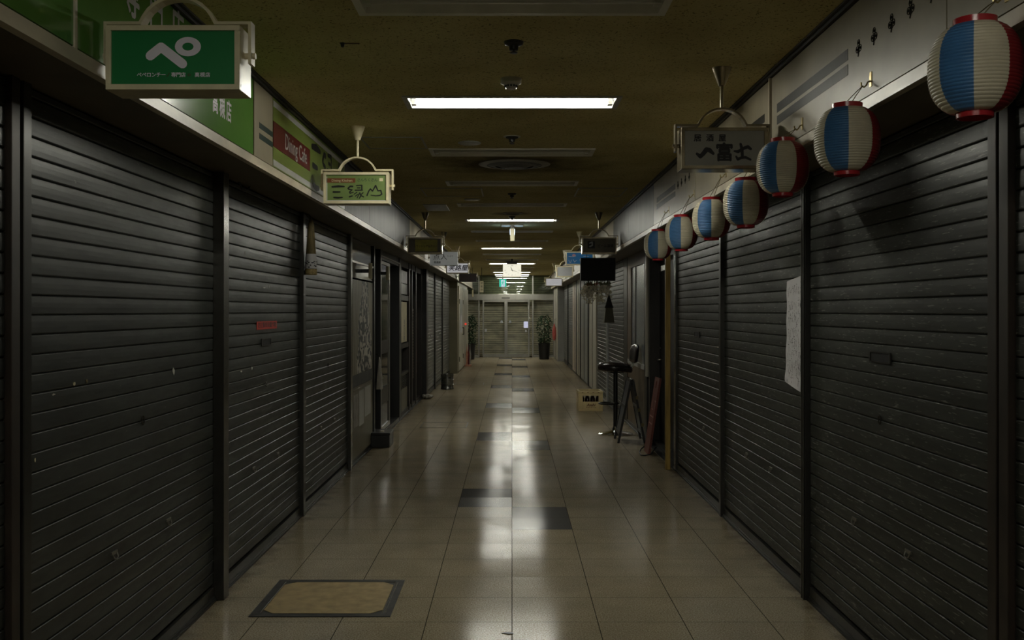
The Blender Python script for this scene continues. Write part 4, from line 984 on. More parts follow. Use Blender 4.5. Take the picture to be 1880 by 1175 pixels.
t = thing('glass_shopfront', 'black shop front with a glass door in an aluminium edge', 'shop front', (-WX, 13.2, 0))
MB().box(-WX - 0.25, -WX - 0.20, 11.78, 14.62, 0.0, 2.37).build('dark_pane', 'dark_pane', t)
for (a, b) in ((11.80, 11.90), (12.38, 12.48), (14.46, 14.66)): MB().box(-WX + 0.015, -WX - 0.2, a, b, 0.0, 2.37).build('jamb', 'black', t)
MB().box(-WX + 0.005, -WX - 0.12, 12.48, 14.46, 2.25, 2.37).build('head_rail', 'black', t)
MB().box(-WX + 0.01, -WX - 0.12, 12.48, 14.46, 0.0, 0.06).build('sill', 'black', t)
MB().box(-WX + 0.018, -WX + 0.015, 14.52, 14.55, 0.06, 2.30).box(-WX + 0.018, -WX + 0.015, 12.42, 12.45, 0.06, 2.30).box(-WX + 0.018, -WX + 0.006, 12.45, 14.52, 2.285, 2.30).build('edge_strip', 'aluminium', t)
MB().box(-WX - 0.02, -WX - 0.026, 12.54, 13.46, 0.12, 2.2).build('door_pane', 'dark_pane', t)
dl = MB()
for (a, b, c, d) in ((12.50, 12.535, 0.07, 2.24), (13.465, 13.50, 0.07, 2.24)): dl.box(-WX - 0.005, -WX - 0.04, a, b, c, d)
dl.box(-WX - 0.005, -WX - 0.04, 12.535, 13.465, 0.07, 0.12).box(-WX - 0.005, -WX - 0.04, 12.535, 13.465, 2.2, 2.24)
fr = dl.build('door_frame', 'aluminium', t)
MB().ellipsoid((-WX + 0.02, 12.52, 0.77), 0.02, 0.02, 0.02).build('door_knob', 'chrome', fr, smooth=True)
MB().box(-WX - 0.008, -WX - 0.016, 12.62, 13.36, 1.05, 1.22).box(-WX - 0.008, -WX - 0.016, 12.62, 13.36, 0.4, 0.62).build('push_plate', 'wood_dark', t)
# pale cloth hanging by the door
mb = MB(); n, k = 12, 10
vs = []
for j in range(k + 1):
    q = j / k
    for i in range(n):
        a = 2 * pi * i / n; rr = (0.012 + 0.075 * q ** 0.8) * (1 + 0.18 * sin(3 * a + q * 3)); vs.append((-1.585 + 0.45 * rr * cos(a), 11.90 + 1.35 * rr * sin(a) - 0.06 * q * 0, 1.05 - 0.38 * q))
mb.add(vs, [(j * n + i, j * n + (i + 1) % n, (j + 1) * n + (i + 1) % n, (j + 1) * n + i) for j in range(k) for i in range(n)] + [tuple(range(k * n, (k + 1) * n)), tuple(range(n))])
t = thing('hanging_cloth', 'pale cloth hanging between the notice board and the glass door', 'cloth', (-1.585, 11.9, 0.67)); mb.build('drape', 'cloth_grey', t, smooth=True); MB().tube([(-1.585, 11.9, 1.045), (-1.60, 11.9, 1.08), (-1.637, 11.9, 1.085)], 0.006, 6).build('hook', 'post_steel', t)
t = thing('black_box', 'low black box on the floor before the glass door', 'box', (-1.555, 11.85, 0))
MB().box(-1.66, -1.435, 11.66, 12.05, 0.0, 0.145).build('body', 'black', t, bevel=0.006); MB().box(-1.668, -1.428, 11.65, 12.06, 0.145, 0.172).build('lid', 'black', t, bevel=0.006); MB().box(-1.56, -1.52, 11.80, 11.84, 0.172, 0.178).build('label_tag', 'paper_cream', t)

# lattice door shop (14.7 - 18.3)
t = thing('wooden_shopfront', 'dark wooden shop front with narrow sliding doors', 'shop front', (-WX, 16.4, 0))
MB().box(-WX - 0.14, -WX - 0.10, 14.68, 18.3, 0.0, 2.37).build('dark_panel', 'wood_dark', t)
for (a, b) in ((14.68, 14.84), (15.98, 16.12), (16.42, 16.54), (17.08, 17.2), (18.12, 18.3)): MB().box(-WX, -WX - 0.1, a, b, 0.0, 2.37).build('upright', 'wood_dark', t)
for (a, b, z0, z1) in ((14.84, 15.98, 1.76, 1.84), (14.84, 18.12, 2.27, 2.37), (14.84, 15.98, 1.03, 1.10), (14.84, 15.98, 0.62, 0.66), (14.84, 18.12, 0.0, 0.07)): MB().box(-WX - 0.01, -WX - 0.09, a, b, z0, z1).build('rail', 'wood_dark', t)
MB().box(-WX - 0.03, -WX - 0.05, 14.86, 15.96, 0.07, 0.40).build('lower_panel', 'board_tan', t)
lv = MB()
for k in range(8): lv.box(-WX - 0.03, -WX - 0.06, 14.86, 15.96, 0.42 + k * 0.025, 0.432 + k * 0.025)
lv.build('louvre', 'post_dark', t)
MB().box(-WX - 0.03, -WX - 0.05, 14.86, 15.96, 1.86, 2.02).build('grey_panel', 'panel_grey', t)
MB().box(-WX - 0.03, -WX - 0.05, 16.12, 16.42, 1.78, 2.22).build('upper_panel', 'panel_grey', t)
sl = MB()
for k in range(24): sl.box(-WX - 0.04, -WX - 0.055, 16.56, 17.06, 0.45 + k * 0.05, 0.488 + k * 0.05)
sl.build('slatted_panel', 'board_tan', t)
MB().box(-WX - 0.05, -WX - 0.07, 17.25, 17.75, 0.5, 1.75).build('red_hanging', 'red_curtain', t)
MB().box(-WX - 0.04, -WX - 0.045, 17.28, 17.5, 0.62, 0.9).build('orange_card', 'orange_film', t)
t = thing('paper_sign', 'white paper at the top of the wooden shop front', 'sheet', (-WX, 15.3, 2.03)); MB().box(-WX - 0.02, -WX - 0.024, 14.90, 15.85, 2.03, 2.22).build('sheet', 'paper', t)
mb = MB(); text_to(mb, '定食', 0.13, face_left(-WX - 0.02, 15.4, 2.125), 0.002, sx=1.6); mb.build('lettering', 'panel_grey', t)
t = thing('cream_poster', 'tall cream poster with a column of blue writing, wooden shop front', 'poster', (-WX, 15.4, 1.12)); MB().box(-WX - 0.02, -WX - 0.024, 14.88, 15.80, 1.12, 1.74).build('sheet', 'paper_cream', t)
mb = MB()
for k, ch in enumerate('おでん有'): text_to(mb, ch, 0.085, face_left(-WX - 0.02, 15.42, 1.43 - k * 0.085), 0.002, bold=0.02, sx=2.0)
mb.build('lettering', 'slate', t)
mb = MB(); rnd = random.Random(5)
for k in range(9): mb.ellipsoid((-1.56 + rnd.uniform(-0.06, 0.06), 18.2 + rnd.uniform(-0.1, 0.1), 0.035 + rnd.uniform(-0.005, 0.02)), rnd.uniform(0.03, 0.06), rnd.uniform(0.04, 0.07), 0.035, 8, 6)
tag(mb.build('crumpled_cloth', 'cloth_grey', smooth=True), 'crumpled pale cloth on the floor by the thick black post', 'cloth')
# keg
kc = (-1.322, 20.35, 0.0)
t = thing('metal_keg', 'banded metal keg on the floor before the narrow pale shutters', 'keg', kc)
MB().lathe(kc, [(0.125, 0.0), (0.132, 0.006), (0.132, 0.03), (0.126, 0.04), (0.126, 0.085), (0.133, 0.09), (0.133, 0.105), (0.126, 0.11), (0.126, 0.19), (0.133, 0.195), (0.133, 0.21), (0.126, 0.215), (0.124, 0.262), (0.112, 0.275), (0.02, 0.28)], 36).build('barrel', 'keg_metal', t, smooth=True)
MB().lathe(kc, [(0.120, 0.258), (0.131, 0.26), (0.133, 0.31), (0.126, 0.312), (0.120, 0.27)], 36).build('top_collar', 'keg_metal', t, smooth=True)
MB().lathe((kc[0], kc[1], 0.278), [(0.028, 0.0), (0.028, 0.02), (0.012, 0.022)], 16).build('valve', 'post_steel', t, smooth=True)

# cream doors on the boxed-out left end
XW = -1.395
for (y0, y1, lab, nm) in ((25.75, 27.6, 'cream service door with a glazed strip beside the olive column', 1), (27.75, 30.9, 'cream service door under the red lamp', 2)):
    t = thing('service_door', lab, 'door', (XW, (y0 + y1) / 2, 0))
    MB().box(XW, XW + 0.03, y0, y1, 0.04, 2.25).build('leaf', 'panel_white', t, bevel=0.004)
    MB().box(XW + 0.03, XW + 0.036, y0 + 0.3, y1 - 0.3, 1.1, 1.9).build('inset_panel', 'panel_grey' if nm == 1 else 'panel_white', t)
    MB().cyl((XW + 0.07, y1 - 0.25, 0.95), (XW + 0.07, y1 - 0.25, 1.15), 0.012, 8).cyl((XW + 0.03, y1 - 0.25, 0.96), (XW + 0.07, y1 - 0.25, 0.96), 0.01, 8).cyl((XW + 0.03, y1 - 0.25, 1.14), (XW + 0.07, y1 - 0.25, 1.14), 0.01, 8).build('handle', 'post_dark', t)
    for z in (0.35, 1.85): MB().cyl((XW + 0.035, y0 + 0.01, z - 0.06), (XW + 0.035, y0 + 0.01, z + 0.06), 0.014, 8).build('hinge', 'silver', t)
t = thing('alarm_lamp', 'small red lamp on the far left wall end', 'lamp', (XW + 0.03, 28.6, 1.22)); MB().box(XW + 0.036, XW + 0.085, 28.5, 28.8, 1.20, 1.25).build('lens', 'red_lamp', t); MB().box(XW + 0.031, XW + 0.044, 28.47, 28.83, 1.17, 1.28).build('base', 'panel_white', t)
tag(MB().box(XW + 0.036, XW + 0.040, 26.2, 27.1, 1.02, 1.48).build('notice_sheet', 'paper'), 'pale lilac notice sheet on the first cream service door', 'notice')
t = thing('umbrella_stand', 'pinkish umbrella stand at the foot of the far left wall end', 'stand', (XW + 0.12, 29.0, 0))
MB().box(XW + 0.03, XW + 0.21, 28.8, 29.2, 0.0, 0.04).build('tray', 'pink_plastic', t)
for k in range(3): MB().lathe((XW + 0.08 + 0.045 * k, 28.95 + 0.05 * k, 0.04), [(0.022, 0.0), (0.034, 0.30), (0.014, 0.42), (0.006, 0.55), (0.006, 0.60)], 10).build('umbrella_bag', ('pink_plastic', 'red_curtain', 'cloth_grey')[k], t, smooth=True)

# ------------------------------------------------------------------ right shop fronts
t = thing('wooden_prop', 'tall yellow timber post standing beside the last lantern', 'timber', (1.572, 10.06, 0))
MB().box(1.549, 1.597, 10.035, 10.085, 0.0, 2.34).build('timber', 'wood_yellow', t, bevel=0.003)
MB().cyl((1.5484, 10.06, 1.45), (1.549, 10.06, 1.45), 0.006, 10).build('knot', 'ink_brown', t)
t = thing('dark_shop_door', 'dark brown shop door behind the red leaning board', 'door', (1.78, 11.4, 0))
MB().box(1.78, 1.82, 10.25, 12.02, 0.05, 2.20).build('leaf', 'wood_dark', t)
for (a, b) in ((10.08, 10.25), (12.0, 12.10)): MB().box(1.66, 1.86, a, b, 0.0, 2.37).build('jamb', 'wood_dark', t)
MB().box(1.70, 1.86, 10.25, 12.0, 2.20, 2.37).build('lintel', 'wood_dark', t)
MB().box(1.768, 1.78, 11.38, 11.46, 1.50, 1.78).build('sign_plate', 'black_gloss', t)
MB().tube([(1.775, 11.88, 1.02), (1.735, 11.88, 1.02), (1.73, 11.80, 1.02)], 0.010, 8).build('handle', 'chrome', t, smooth=True)
MB().lathe((1.772, 11.88, 1.16), [(0.014, -0.01), (0.014, 0.01)], 12).build('lock', 'chrome', t)
MB().box(1.72, 1.78, 11.2, 11.5, 2.06, 2.12).build('closer', 'silver', t)
tag(MB().box(1.632, 1.66, 12.10, 12.18, 0.80, 2.30).build('edge_board', 'panel_white', bevel=0.003), 'narrow cream upright board beside the dark door', 'board')
t = thing('window_front', 'brown wooden window front with a frosted grey pane', 'window', (WX, 13.4, 0))
MB().box(WX, WX + 0.08, 12.20, 12.42, 0.0, 2.37).build('stile', 'black', t); MB().box(WX, WX + 0.08, 14.28, 14.72, 0.0, 2.37).build('stile', 'wood_dark', t)
MB().box(WX + 0.005, WX + 0.07, 12.42, 14.28, 2.20, 2.37).build('head', 'wood_brown', t); MB().box(WX + 0.005, WX + 0.07, 12.42, 14.28, 0.86, 0.92).build('sill', 'panel_grey', t)
MB().box(WX + 0.01, WX + 0.06, 12.42, 14.28, 0.05, 0.86).build('lower_panel', 'wood_brown', t)
MB().box(WX + 0.02, WX + 0.028, 12.48, 13.85, 0.92, 2.20).build('frosted_pane', 'frosted', t)
MB().box(WX + 0.005, WX + 0.05, 13.85, 14.28, 0.92, 2.20).build('side_panel', 'wood_brown', t)
MB().box(WX + 0.008, WX + 0.03, 12.42, 12.48, 0.92, 2.20).box(WX + 0.008, WX + 0.03, 13.40, 13.44, 0.92, 2.20).build('mullion', 'post_steel', t)
MB().box(WX, WX + 0.07, 12.42, 14.28, 0, 0.05).build('kick_strip', 'black', t)
# panels between the shutters, further down the right
for (a, b, m, lab) in ((19.35, 21.05, 'panel_white', 'cream upright panel just behind the beer crate'), (21.55, 23.55, 'panel_grey', 'grey upright panel past the cream one'), (23.95, 25.1, 'panel_white', 'cream upright panel between grey and pinkish ones'), (25.35, 26.8, 'panel_pink', 'pinkish cream upright panel beside the far right shutter')):
    t = thing('partition_panel', lab, 'panel', (WX, (a + b) / 2, 0), 'upright panels on the far right')
    MB().box(WX - 0.02, WX + 0.05, a, b, 0.03, 2.36).build('board', m, t); MB().box(WX - 0.026, WX - 0.02, a + (b - a) * 0.46, a + (b - a) * 0.49, 0.05, 2.34).build('joint_strip', 'post_dark', t); MB().box(WX - 0.015, WX + 0.05, a, b, 0, 0.03).build('kick_strip', 'black', t)
for (y, lab) in ((21.2, 'black post between the first cream and the grey panel'), (23.65, 'black post between the grey and second cream panel'), (25.13, 'black post beside the pinkish panel')): post(y, y + 0.22, WX, 1, 0.03, 'black', lab, group='black posts on the far right')
MB  # end wall panel, right
t = thing('white_partition', 'white panel at the far right wall end, beside the plant', 'panel', (1.455, 33.0, 0)); MB().box(1.438, 1.455, 31.7, 34.2, 0.05, 2.33).build('board', 'panel_white', t)
MB().box(1.430, 1.438, 32.6, 32.66, 0.05, 2.33).build('joint_strip', 'post_dark', t)
t = thing('red_bundle', 'red cloth bundle hanging on the white end panel', 'bundle', (1.38, 32.4, 0.75))
MB().lathe((1.375, 32.4, 0.64), [(0.02, 0.0), (0.055, 0.08), (0.065, 0.22), (0.058, 0.36), (0.03, 0.47), (0.012, 0.55)], 14).build('bag', 'red_cloth', t, smooth=True)
MB().tube([(1.375, 32.4, 1.18), (1.39, 32.4, 1.32), (1.438, 32.4, 1.36)], 0.008, 6).build('cord', 'cloth_grey', t)

# black board, flowers, ornament under the right sign
t = thing('black_board', 'big black board hanging under the brownish sign', 'board', (1.07, 12.40, 1.98))
MB().box(0.855, 1.287, 12.38, 12.50, 1.978, 2.262).build('panel', 'black_matt', t, bevel=0.003)
for x in (0.93, 1.21): MB().cyl((x, 12.42, 2.262), (x, 12.42, 2.31), 0.004, 6).build('chain', 'black', t)
rnd = random.Random(21)
t = thing('dried_flowers', 'bunch of dried pale flowers hanging under the black board', 'flowers', (1.05, 12.45, 1.7))
st = MB(); fl = {'flower_white': MB(), 'flower_red': MB(), 'flower_olive': MB()}
for k in range(46):
    x0 = rnd.uniform(0.90, 1.22); y0 = 12.485 + rnd.uniform(-0.012, 0.012); zb = 1.98 - rnd.uniform(0.08, 0.30) * (1.0 if x0 < 1.13 else 0.7); x1 = x0 + rnd.uniform(-0.06, 0.05)
    st.tube([(x0, y0, 1.98), ((x0 + x1) / 2, y0 - 0.01, (1.98 + zb) / 2), (x1, y0 - 0.02, zb)], 0.0018, 4)
    for q in range(12):
        w = rnd.random() ** 0.7; p = Vector((x0 + (x1 - x0) * w, y0 - 0.02 * w, 1.98 + (zb - 1.98) * (0.25 + 0.75 * w))) + Vector([rnd.uniform(-0.018, 0.018) for _ in range(3)])
        key = 'flower_white' if p.z < 1.92 else ('flower_red' if 0.98 < x0 < 1.12 else 'flower_olive')
        for e in range(3):
            a = rnd.uniform(0, 2 * pi); b = rnd.uniform(-1, 1); u = Vector((cos(a), sin(a) * 0.6, b)).normalized(); v = u.cross(Vector((0.3, 1, 0.2))).normalized(); l = rnd.uniform(0.016, 0.028)
            fl[key].add([p, p + u * l * 0.6 + v * l * 0.35, p + u * l, p + u * l * 0.6 - v * l * 0.35], [(0, 1, 2, 3)])
st.build('stems', 'dark_olive', t)['kind'] = 'stuff'
for k, m in fl.items():
    o = m.build('blossoms', k, t); o['kind'] = 'stuff'; o['label'] = {'flower_white': 'pale dried blossoms', 'flower_red': 'brownish red dried blossoms', 'flower_olive': 'olive dried blossoms'}[k]
ox, oy = 1.205, 12.385
t = thing('hanging_ornament', 'black house-shaped ornament with a pointed roof, below the board', 'ornament', (ox, oy, 1.46))
MB().lathe((ox, oy, 0), [(0.060, 1.645), (0.078, 1.640), (0.062, 1.665), (0.034, 1.735), (0.010, 1.79), (0.004, 1.80)], 4, a0=pi / 4).build('roof', 'black_matt', t)
MB().lathe((ox, oy, 0), [(0.088, 1.455), (0.090, 1.458), (0.060, 1.645), (0.02, 1.65)], 4, a0=pi / 4).build('body', 'dark_olive', t)
MB().cyl((ox, oy, 1.80), (ox, oy, 1.978), 0.0025, 6).build('cord', 'paper', t)

# stool
sx_, sy_ = 1.346, 12.95
t = thing('bar_stool', 'black bar stool with a low padded back on a chrome base', 'stool', (sx_, sy_, 0))
MB().lathe((sx_, sy_, 0), [(0.222, 0.0), (0.224, 0.006), (0.205, 0.018), (0.11, 0.032), (0.05, 0.055), (0.034, 0.085), (0.032, 0.10)], 40).build('base', 'chrome', t, smooth=True)
MB().cyl((sx_, sy_, 0.09), (sx_, sy_, 0.80), 0.029, 18).build('column', 'black', t, smooth=True)
fr = [(sx_ - 0.03, sy_ - 0.02, 0.40)] + [(sx_ - 0.10 + 0.115 * cos(a), sy_ + 0.12 * sin(a), 0.40) for a in [R(300 - 240 * k / 14) for k in range(15)]] + [(sx_ - 0.03, sy_ + 0.02, 0.40)]
MB().tube(fr, 0.011, 8).tube([(p[0], p[1], 0.40) for p in [(sx_ + 0.032 * cos(a), sy_ + 0.032 * sin(a)) for a in [2 * pi * k / 14 for k in range(14)]]], 0.016, 6, closed=True).build('foot_rest', 'black', t, smooth=True)
mb = MB(); n = 28; prof = [(0.05, -0.042), (0.72, -0.046), (0.95, -0.034), (1.0, -0.004), (0.97, 0.034), (0.84, 0.064), (0.5, 0.078), (0.001, 0.076)]
vs = []
for (r, z) in prof:
    for j in range(n):
        a = 2 * pi * j / n; x = 0.228 * r * cos(a); y = 0.205 * r * sin(a)
        vs.append((sx_ + x - 0.005, sy_ + y, 0.862 + z - 0.032 * max(0, x / 0.228) ** 1.3 + 0.006 * max(0, -x / 0.228)))
mb.add(vs, [(i * n + j, i * n + (j + 1) % n, (i + 1) * n + (j + 1) % n, (i + 1) * n + j) for i in range(len(prof) - 1) for j in range(n)] + [tuple(range(n))])
mb.build('seat', 'leather', t, smooth=True)
MB().box(sx_ - 0.09, sx_ + 0.09, sy_ - 0.09, sy_ + 0.09, 0.80, 0.822).build('seat_plate', 'black', t)
for s in (-1, 1): MB().tube([(sx_ + 0.12, sy_ + s * 0.03, 0.812), (sx_ + 0.195, sy_ + s * 0.03, 0.825), (sx_ + 0.225, sy_ + s * 0.03, 0.87), (sx_ + 0.245, sy_ + s * 0.03, 1.02)], 0.009, 8).build('back_support', 'chrome', t, smooth=True)
mb = MB(); n = 20; vs = []
prof = [(-1, 0.15), (-0.97, 0.5), (-0.8, 0.9), (-0.3, 1.0), (0.3, 1.0), (0.8, 0.85), (0.97, 0.5), (1, 0.1)]
for (q, r) in prof:
    for j in range(n):
        a = 2 * pi * j / n
        vs.append((sx_ + 0.250 + 0.030 * (q + 1) * 0.5 + r * 0.034 * cos(a) - 0.028 * (sin(a) * r) ** 2, sy_ + 0.175 * r * sin(a), 1.045 + 0.125 * q))
mb.add(vs, [(i * n + j, i * n + (j + 1) % n, (i + 1) * n + (j + 1) % n, (i + 1) * n + j) for i in range(len(prof) - 1) for j in range(n)] + [tuple(range(n)), tuple(range((len(prof) - 1) * n, len(prof) * n))])
mb.build('backrest', 'leather', t, smooth=True)

t.rotation_euler = (0, 0, R(8))

# A-frame board
ay0, ay1 = 12.05, 12.50
t = thing('sandwich_board', 'black folding sandwich board standing before the window front', 'sign board', (1.45, 12.3, 0))
top = (1.455, 0.76)
def slab(x0, z0, x1, z1, th, y0, y1):
    d = Vector((x1 - x0, z1 - z0)).normalized(); nx, nz = -d.y * th / 2, d.x * th / 2
    return [(x0 + nx, y0, z0 + nz), (x1 + nx, y0, z1 + nz), (x1 - nx, y0, z1 - nz), (x0 - nx, y0, z0 - nz)], [(x0 + nx, y1, z0 + nz), (x1 + nx, y1, z1 + nz), (x1 - nx, y1, z1 - nz), (x0 - nx, y1, z0 - nz)]
for (foot, nm, mt) in ((1.288, 'front_board', 'slate'), (1.608, 'rear_board', 'wood_dark')):
    s = -1 if foot < top[0] else 1
    tx = top[0] + s * 0.012
    dx = (foot - tx) / 0.76
    lg = MB()
    for y in (ay0, ay1 - 0.03): lg.hexa(*slab(foot, 0.0, tx, 0.76, 0.026, y, y + 0.03))
    rail = MB()
    for z in (0.10, 0.42, 0.735): rail.hexa(*slab(tx + dx * (0.76 - z), z, tx + dx * (0.76 - z - 0.035), z + 0.035, 0.024, ay0 + 0.03, ay1 - 0.03))
    lgo = lg.build('side_rail', 'black', t); rail.build('cross_rail', 'black', t)
    pn = MB(); pn.hexa(*slab(tx + dx * (0.76 - 0.13), 0.13, tx + dx * 0.03, 0.73, 0.010, ay0 + 0.03, ay1 - 0.03)); pn.build(nm, mt, t)
for (z, x) in ((0.55, 1.515), (0.40, 1.545), (0.22, 1.585)): MB().box(x - 0.02, x + 0.012, ay0 - 0.004, ay0, z - 0.02, z + 0.02).build('tape_patch', 'straw', t)
MB().cyl((top[0], ay0, 0.762), (top[0], ay1, 0.762), 0.014, 10).build('hinge', 'post_steel', t)
# red leaning board and its cable
t = thing('leaning_board', 'long reddish board leaning at the dark door, hole at its top', 'board', (1.55, 11.3, 0))
mb = MB(); fnb = lambda u, v, d: (1.522 + 0.128 * v / 0.86 - d * 0.98, 11.22 - u, v * 0.985 + d * 0.16)
wd = 0.17
hole = [(cos(2 * pi * k / 16) * 0.035, 0.78 + sin(2 * pi * k / 16) * 0.045) for k in range(16)]
outer = []
for k in range(16):
    a = 2 * pi * k / 16; cx_, cy_ = cos(a), sin(a); m_ = max(abs(cx_), abs(cy_)); outer.append((cx_ / m_ * wd, 0.78 + cy_ / m_ * 0.08))
vs = [fnb(u, v, 0.012) for u, v in outer] + [fnb(u, v, 0.012) for u, v in hole] + [fnb(u, v, -0.012) for u, v in outer] + [fnb(u, v, -0.012) for u, v in hole]
fs = []
for k in range(16):
    j = (k + 1) % 16; fs += [(k, j, 16 + j, 16 + k), (32 + j, 32 + k, 48 + k, 48 + j), (16 + k, 16 + j, 48 + j, 48 + k), (k, 32 + k, 32 + j, j)]
mb.add(vs, fs); mb.prism([(-wd, 0.0), (wd, 0.0), (wd, 0.70), (-wd, 0.70)], fnb, -0.012, 0.012)
bd = mb.build('panel', 'board_red', t)
mb = MB(); text_to(mb, '1F', 0.16, lambda u, v, d=0: fnb(u, v + 0.56, 0.012 + d), 0.002, bold=0.01, sx=1.5); text_to(mb, 'BAR', 0.10, lambda u, v, d=0: fnb(u, v + 0.44, 0.012 + d), 0.002, sx=1.5)
mb = MB()
for q in ([(-0.12, 0.60), (-0.12, 0.52)], [(-0.05, 0.60), (-0.05, 0.50), (0.04, 0.50)], [(0.08, 0.60), (0.18, 0.60), (0.13, 0.60), (0.13, 0.50)], [(-0.12, 0.42), (0.14, 0.42)], [(-0.1, 0.34), (0.12, 0.34)]): stroke(mb, [(x, -y) for x, y in q], 0.014, lambda u, v, d=0: fnb(u, v, d), 0.014)
mb.build('worn_mark', 'letter_pink', bd)
pts = [(1.60, 11.05, 0.09), (1.53, 10.98, 0.02), (1.46, 10.96, 0.010), (1.425, 11.0, 0.008), (1.42, 11.1, 0.03), (1.45, 11.15, 0.06), (1.48, 11.14, 0.085)]
tag(MB().tube(pts, 0.007, 8).build('power_cable', 'black', smooth=True), 'black cable looping at the foot of the reddish board', 'cable')

# beer crate with bottles
bx, by = 1.255, 15.9
t = thing('beer_crate', 'yellow plastic beer crate with a window in its front', 'crate', (bx, by, 0))
hw, dp, ht = 0.195, 0.46, 0.318
cr = MB()
cr.box(bx - hw, bx + hw, by, by + dp, 0.0, 0.02)                                             # bottom
for (y0, y1) in ((by, by + 0.018), (by + dp - 0.018, by + dp)):
    cr.box(bx - hw, bx + hw, y0, y1, 0.02, 0.150).box(bx - hw, bx + hw, y0, y1, 0.248, 0.30).box(bx - hw, bx - hw + 0.072, y0, y1, 0.15, 0.248).box(bx + hw - 0.066, bx + hw, y0, y1, 0.15, 0.248)
for s in (-1, 1): cr.box(bx + s * hw, bx + s * (hw - 0.018), by + 0.018, by + dp - 0.018, 0.02, 0.30)
cr.build('shell', 'crate_yellow', t, bevel=0.002)
rm = MB(); o = 0.006
rm.box(bx - hw - o, bx + hw + o, by - o, by + 0.03, 0.285, ht).box(bx - hw - o, bx + hw + o, by + dp - 0.03, by + dp + o, 0.285, ht).box(bx - hw - o, bx - hw + 0.03, by + 0.03, by + dp - 0.03, 0.285, ht).box(bx + hw - 0.03, bx + hw + o, by + 0.03, by + dp - 0.03, 0.285, ht)
rm.build('rim', 'crate_yellow', t, bevel=0.003)
mb = MB()
for k in (-1.5, -0.5, 0.5, 1.5): mb.box(bx + k * 0.085 - 0.011, bx + k * 0.085 + 0.011, by - o - 0.001, by, 0.293, 0.303)
mb.build('rim_slot', 'ink_brown', t)
rb = MB()
for s in (-1, 1):
    for e in (0.0, 0.055): rb.box(bx + s * (hw - e - 0.002), bx + s * (hw - e - 0.012), by - 0.006, by, 0.0, 0.285)
    rb.box(bx + s * hw, bx + s * (hw - 0.067), by - 0.005, by, 0.222, 0.232)
rb.build('corner_rib', 'crate_yellow', t)
ff = face_cam(bx, by, 0)
mb = MB(); text_to(mb, 'Asahi', 0.064, lambda u, v, d=0: ff(u + 0.005, v + 0.098, d), 0.0015, bold=0.022, shear=0.3, sx=0.95); text_to(mb, 'アサヒビール', 0.024, lambda u, v, d=0: ff(u + 0.005, v + 0.058, d), 0.0015, bold=0.02, sx=1.15); mb.build('lettering', 'ink_brown', t)
def make_bottle(x, y):
    b = thing('beer_bottle', 'brown beer bottle standing in the yellow crate', 'bottle', (0, 0, 0), 'bottles in the beer crate')
    MB().lathe((0, 0, 0), [(0.030, 0.0), (0.0365, 0.006), (0.0370, 0.150), (0.033, 0.175), (0.019, 0.215), (0.0135, 0.245), (0.0135, 0.270), (0.012, 0.275)], 18).build('glass', 'bottle_glass', b, smooth=True)
    MB().lathe((0, 0, 0), [(0.015, 0.266), (0.0155, 0.268), (0.014, 0.279), (0.001, 0.281)], 14).build('cap', 'silver', b, smooth=True)
    b.location = (x, y, 0.02); return b
b0 = None
for r in range(2):
    for k in range(4):
        x, y = bx - 0.129 + 0.086 * k, by + 0.068 + 0.098 * r
        if b0 is None: b0 = make_bottle(x, y)
        else: dup(b0, (x, y, 0.02))

# ------------------------------------------------------------------ far end: glass doors with a shutter behind
def XX(px): return (px - CX) * YE / F
def ZZ(py): return EYE + (HZ - py) * YE / F
t = thing('end_shutter', 'pale slatted shutter behind the glass doors', 'shutter', (0, YE + 0.4, 0))
mb = MB()
for k in range(44):
    z = 0.03 + k * 0.0635; mb.box(-1.9, 1.9, YE + 0.40, YE + 0.412, z, z + 0.049)
mb.build('curtain', 'shutter_beige', t)
zh0, zh1 = ZZ(551), ZZ(540)
t = thing('door_frame_assembly', 'brushed steel frame and header of the far glass doors', 'door frame', (0, YE, 0))
MB().box(XX(857), XX(1017), YE - 0.12, YE + 0.06, zh0, zh1).build('header', 'aluminium', t, bevel=0.004)
MB().box(XX(921), XX(936), YE - 0.128, YE - 0.12, ZZ(548), ZZ(546.3)).build('sensor', 'black', t)
for (a, b) in ((878, 880.5), (977, 979.5)): MB().box(XX(a), XX(b), YE - 0.03, YE + 0.04, 0, CEIL).build('mullion', 'aluminium', t)
for (a, b) in ((855, 858.5), (1015.5, 1018)): MB().box(XX(a), XX(b), YE - 0.03, YE + 0.04, 0, CEIL).build('jamb', 'aluminium', t)
for (a, b) in ((858.5, 878), (979.5, 1015.5)):
    MB().box(XX(a), XX(b), YE - 0.03, YE + 0.04, 0, 0.09).build('bottom_rail', 'aluminium', t)
    MB().box(XX(a), XX(b), YE, YE + 0.010, 0.09, zh0).build('side_pane', 'glass', t)
for (a, b) in ((858.5, 878), (880.5, 977), (979.5, 1015.5)): MB().box(XX(a), XX(b), YE, YE + 0.010, zh1, CEIL).build('transom_pane', 'tinted_glass', t)
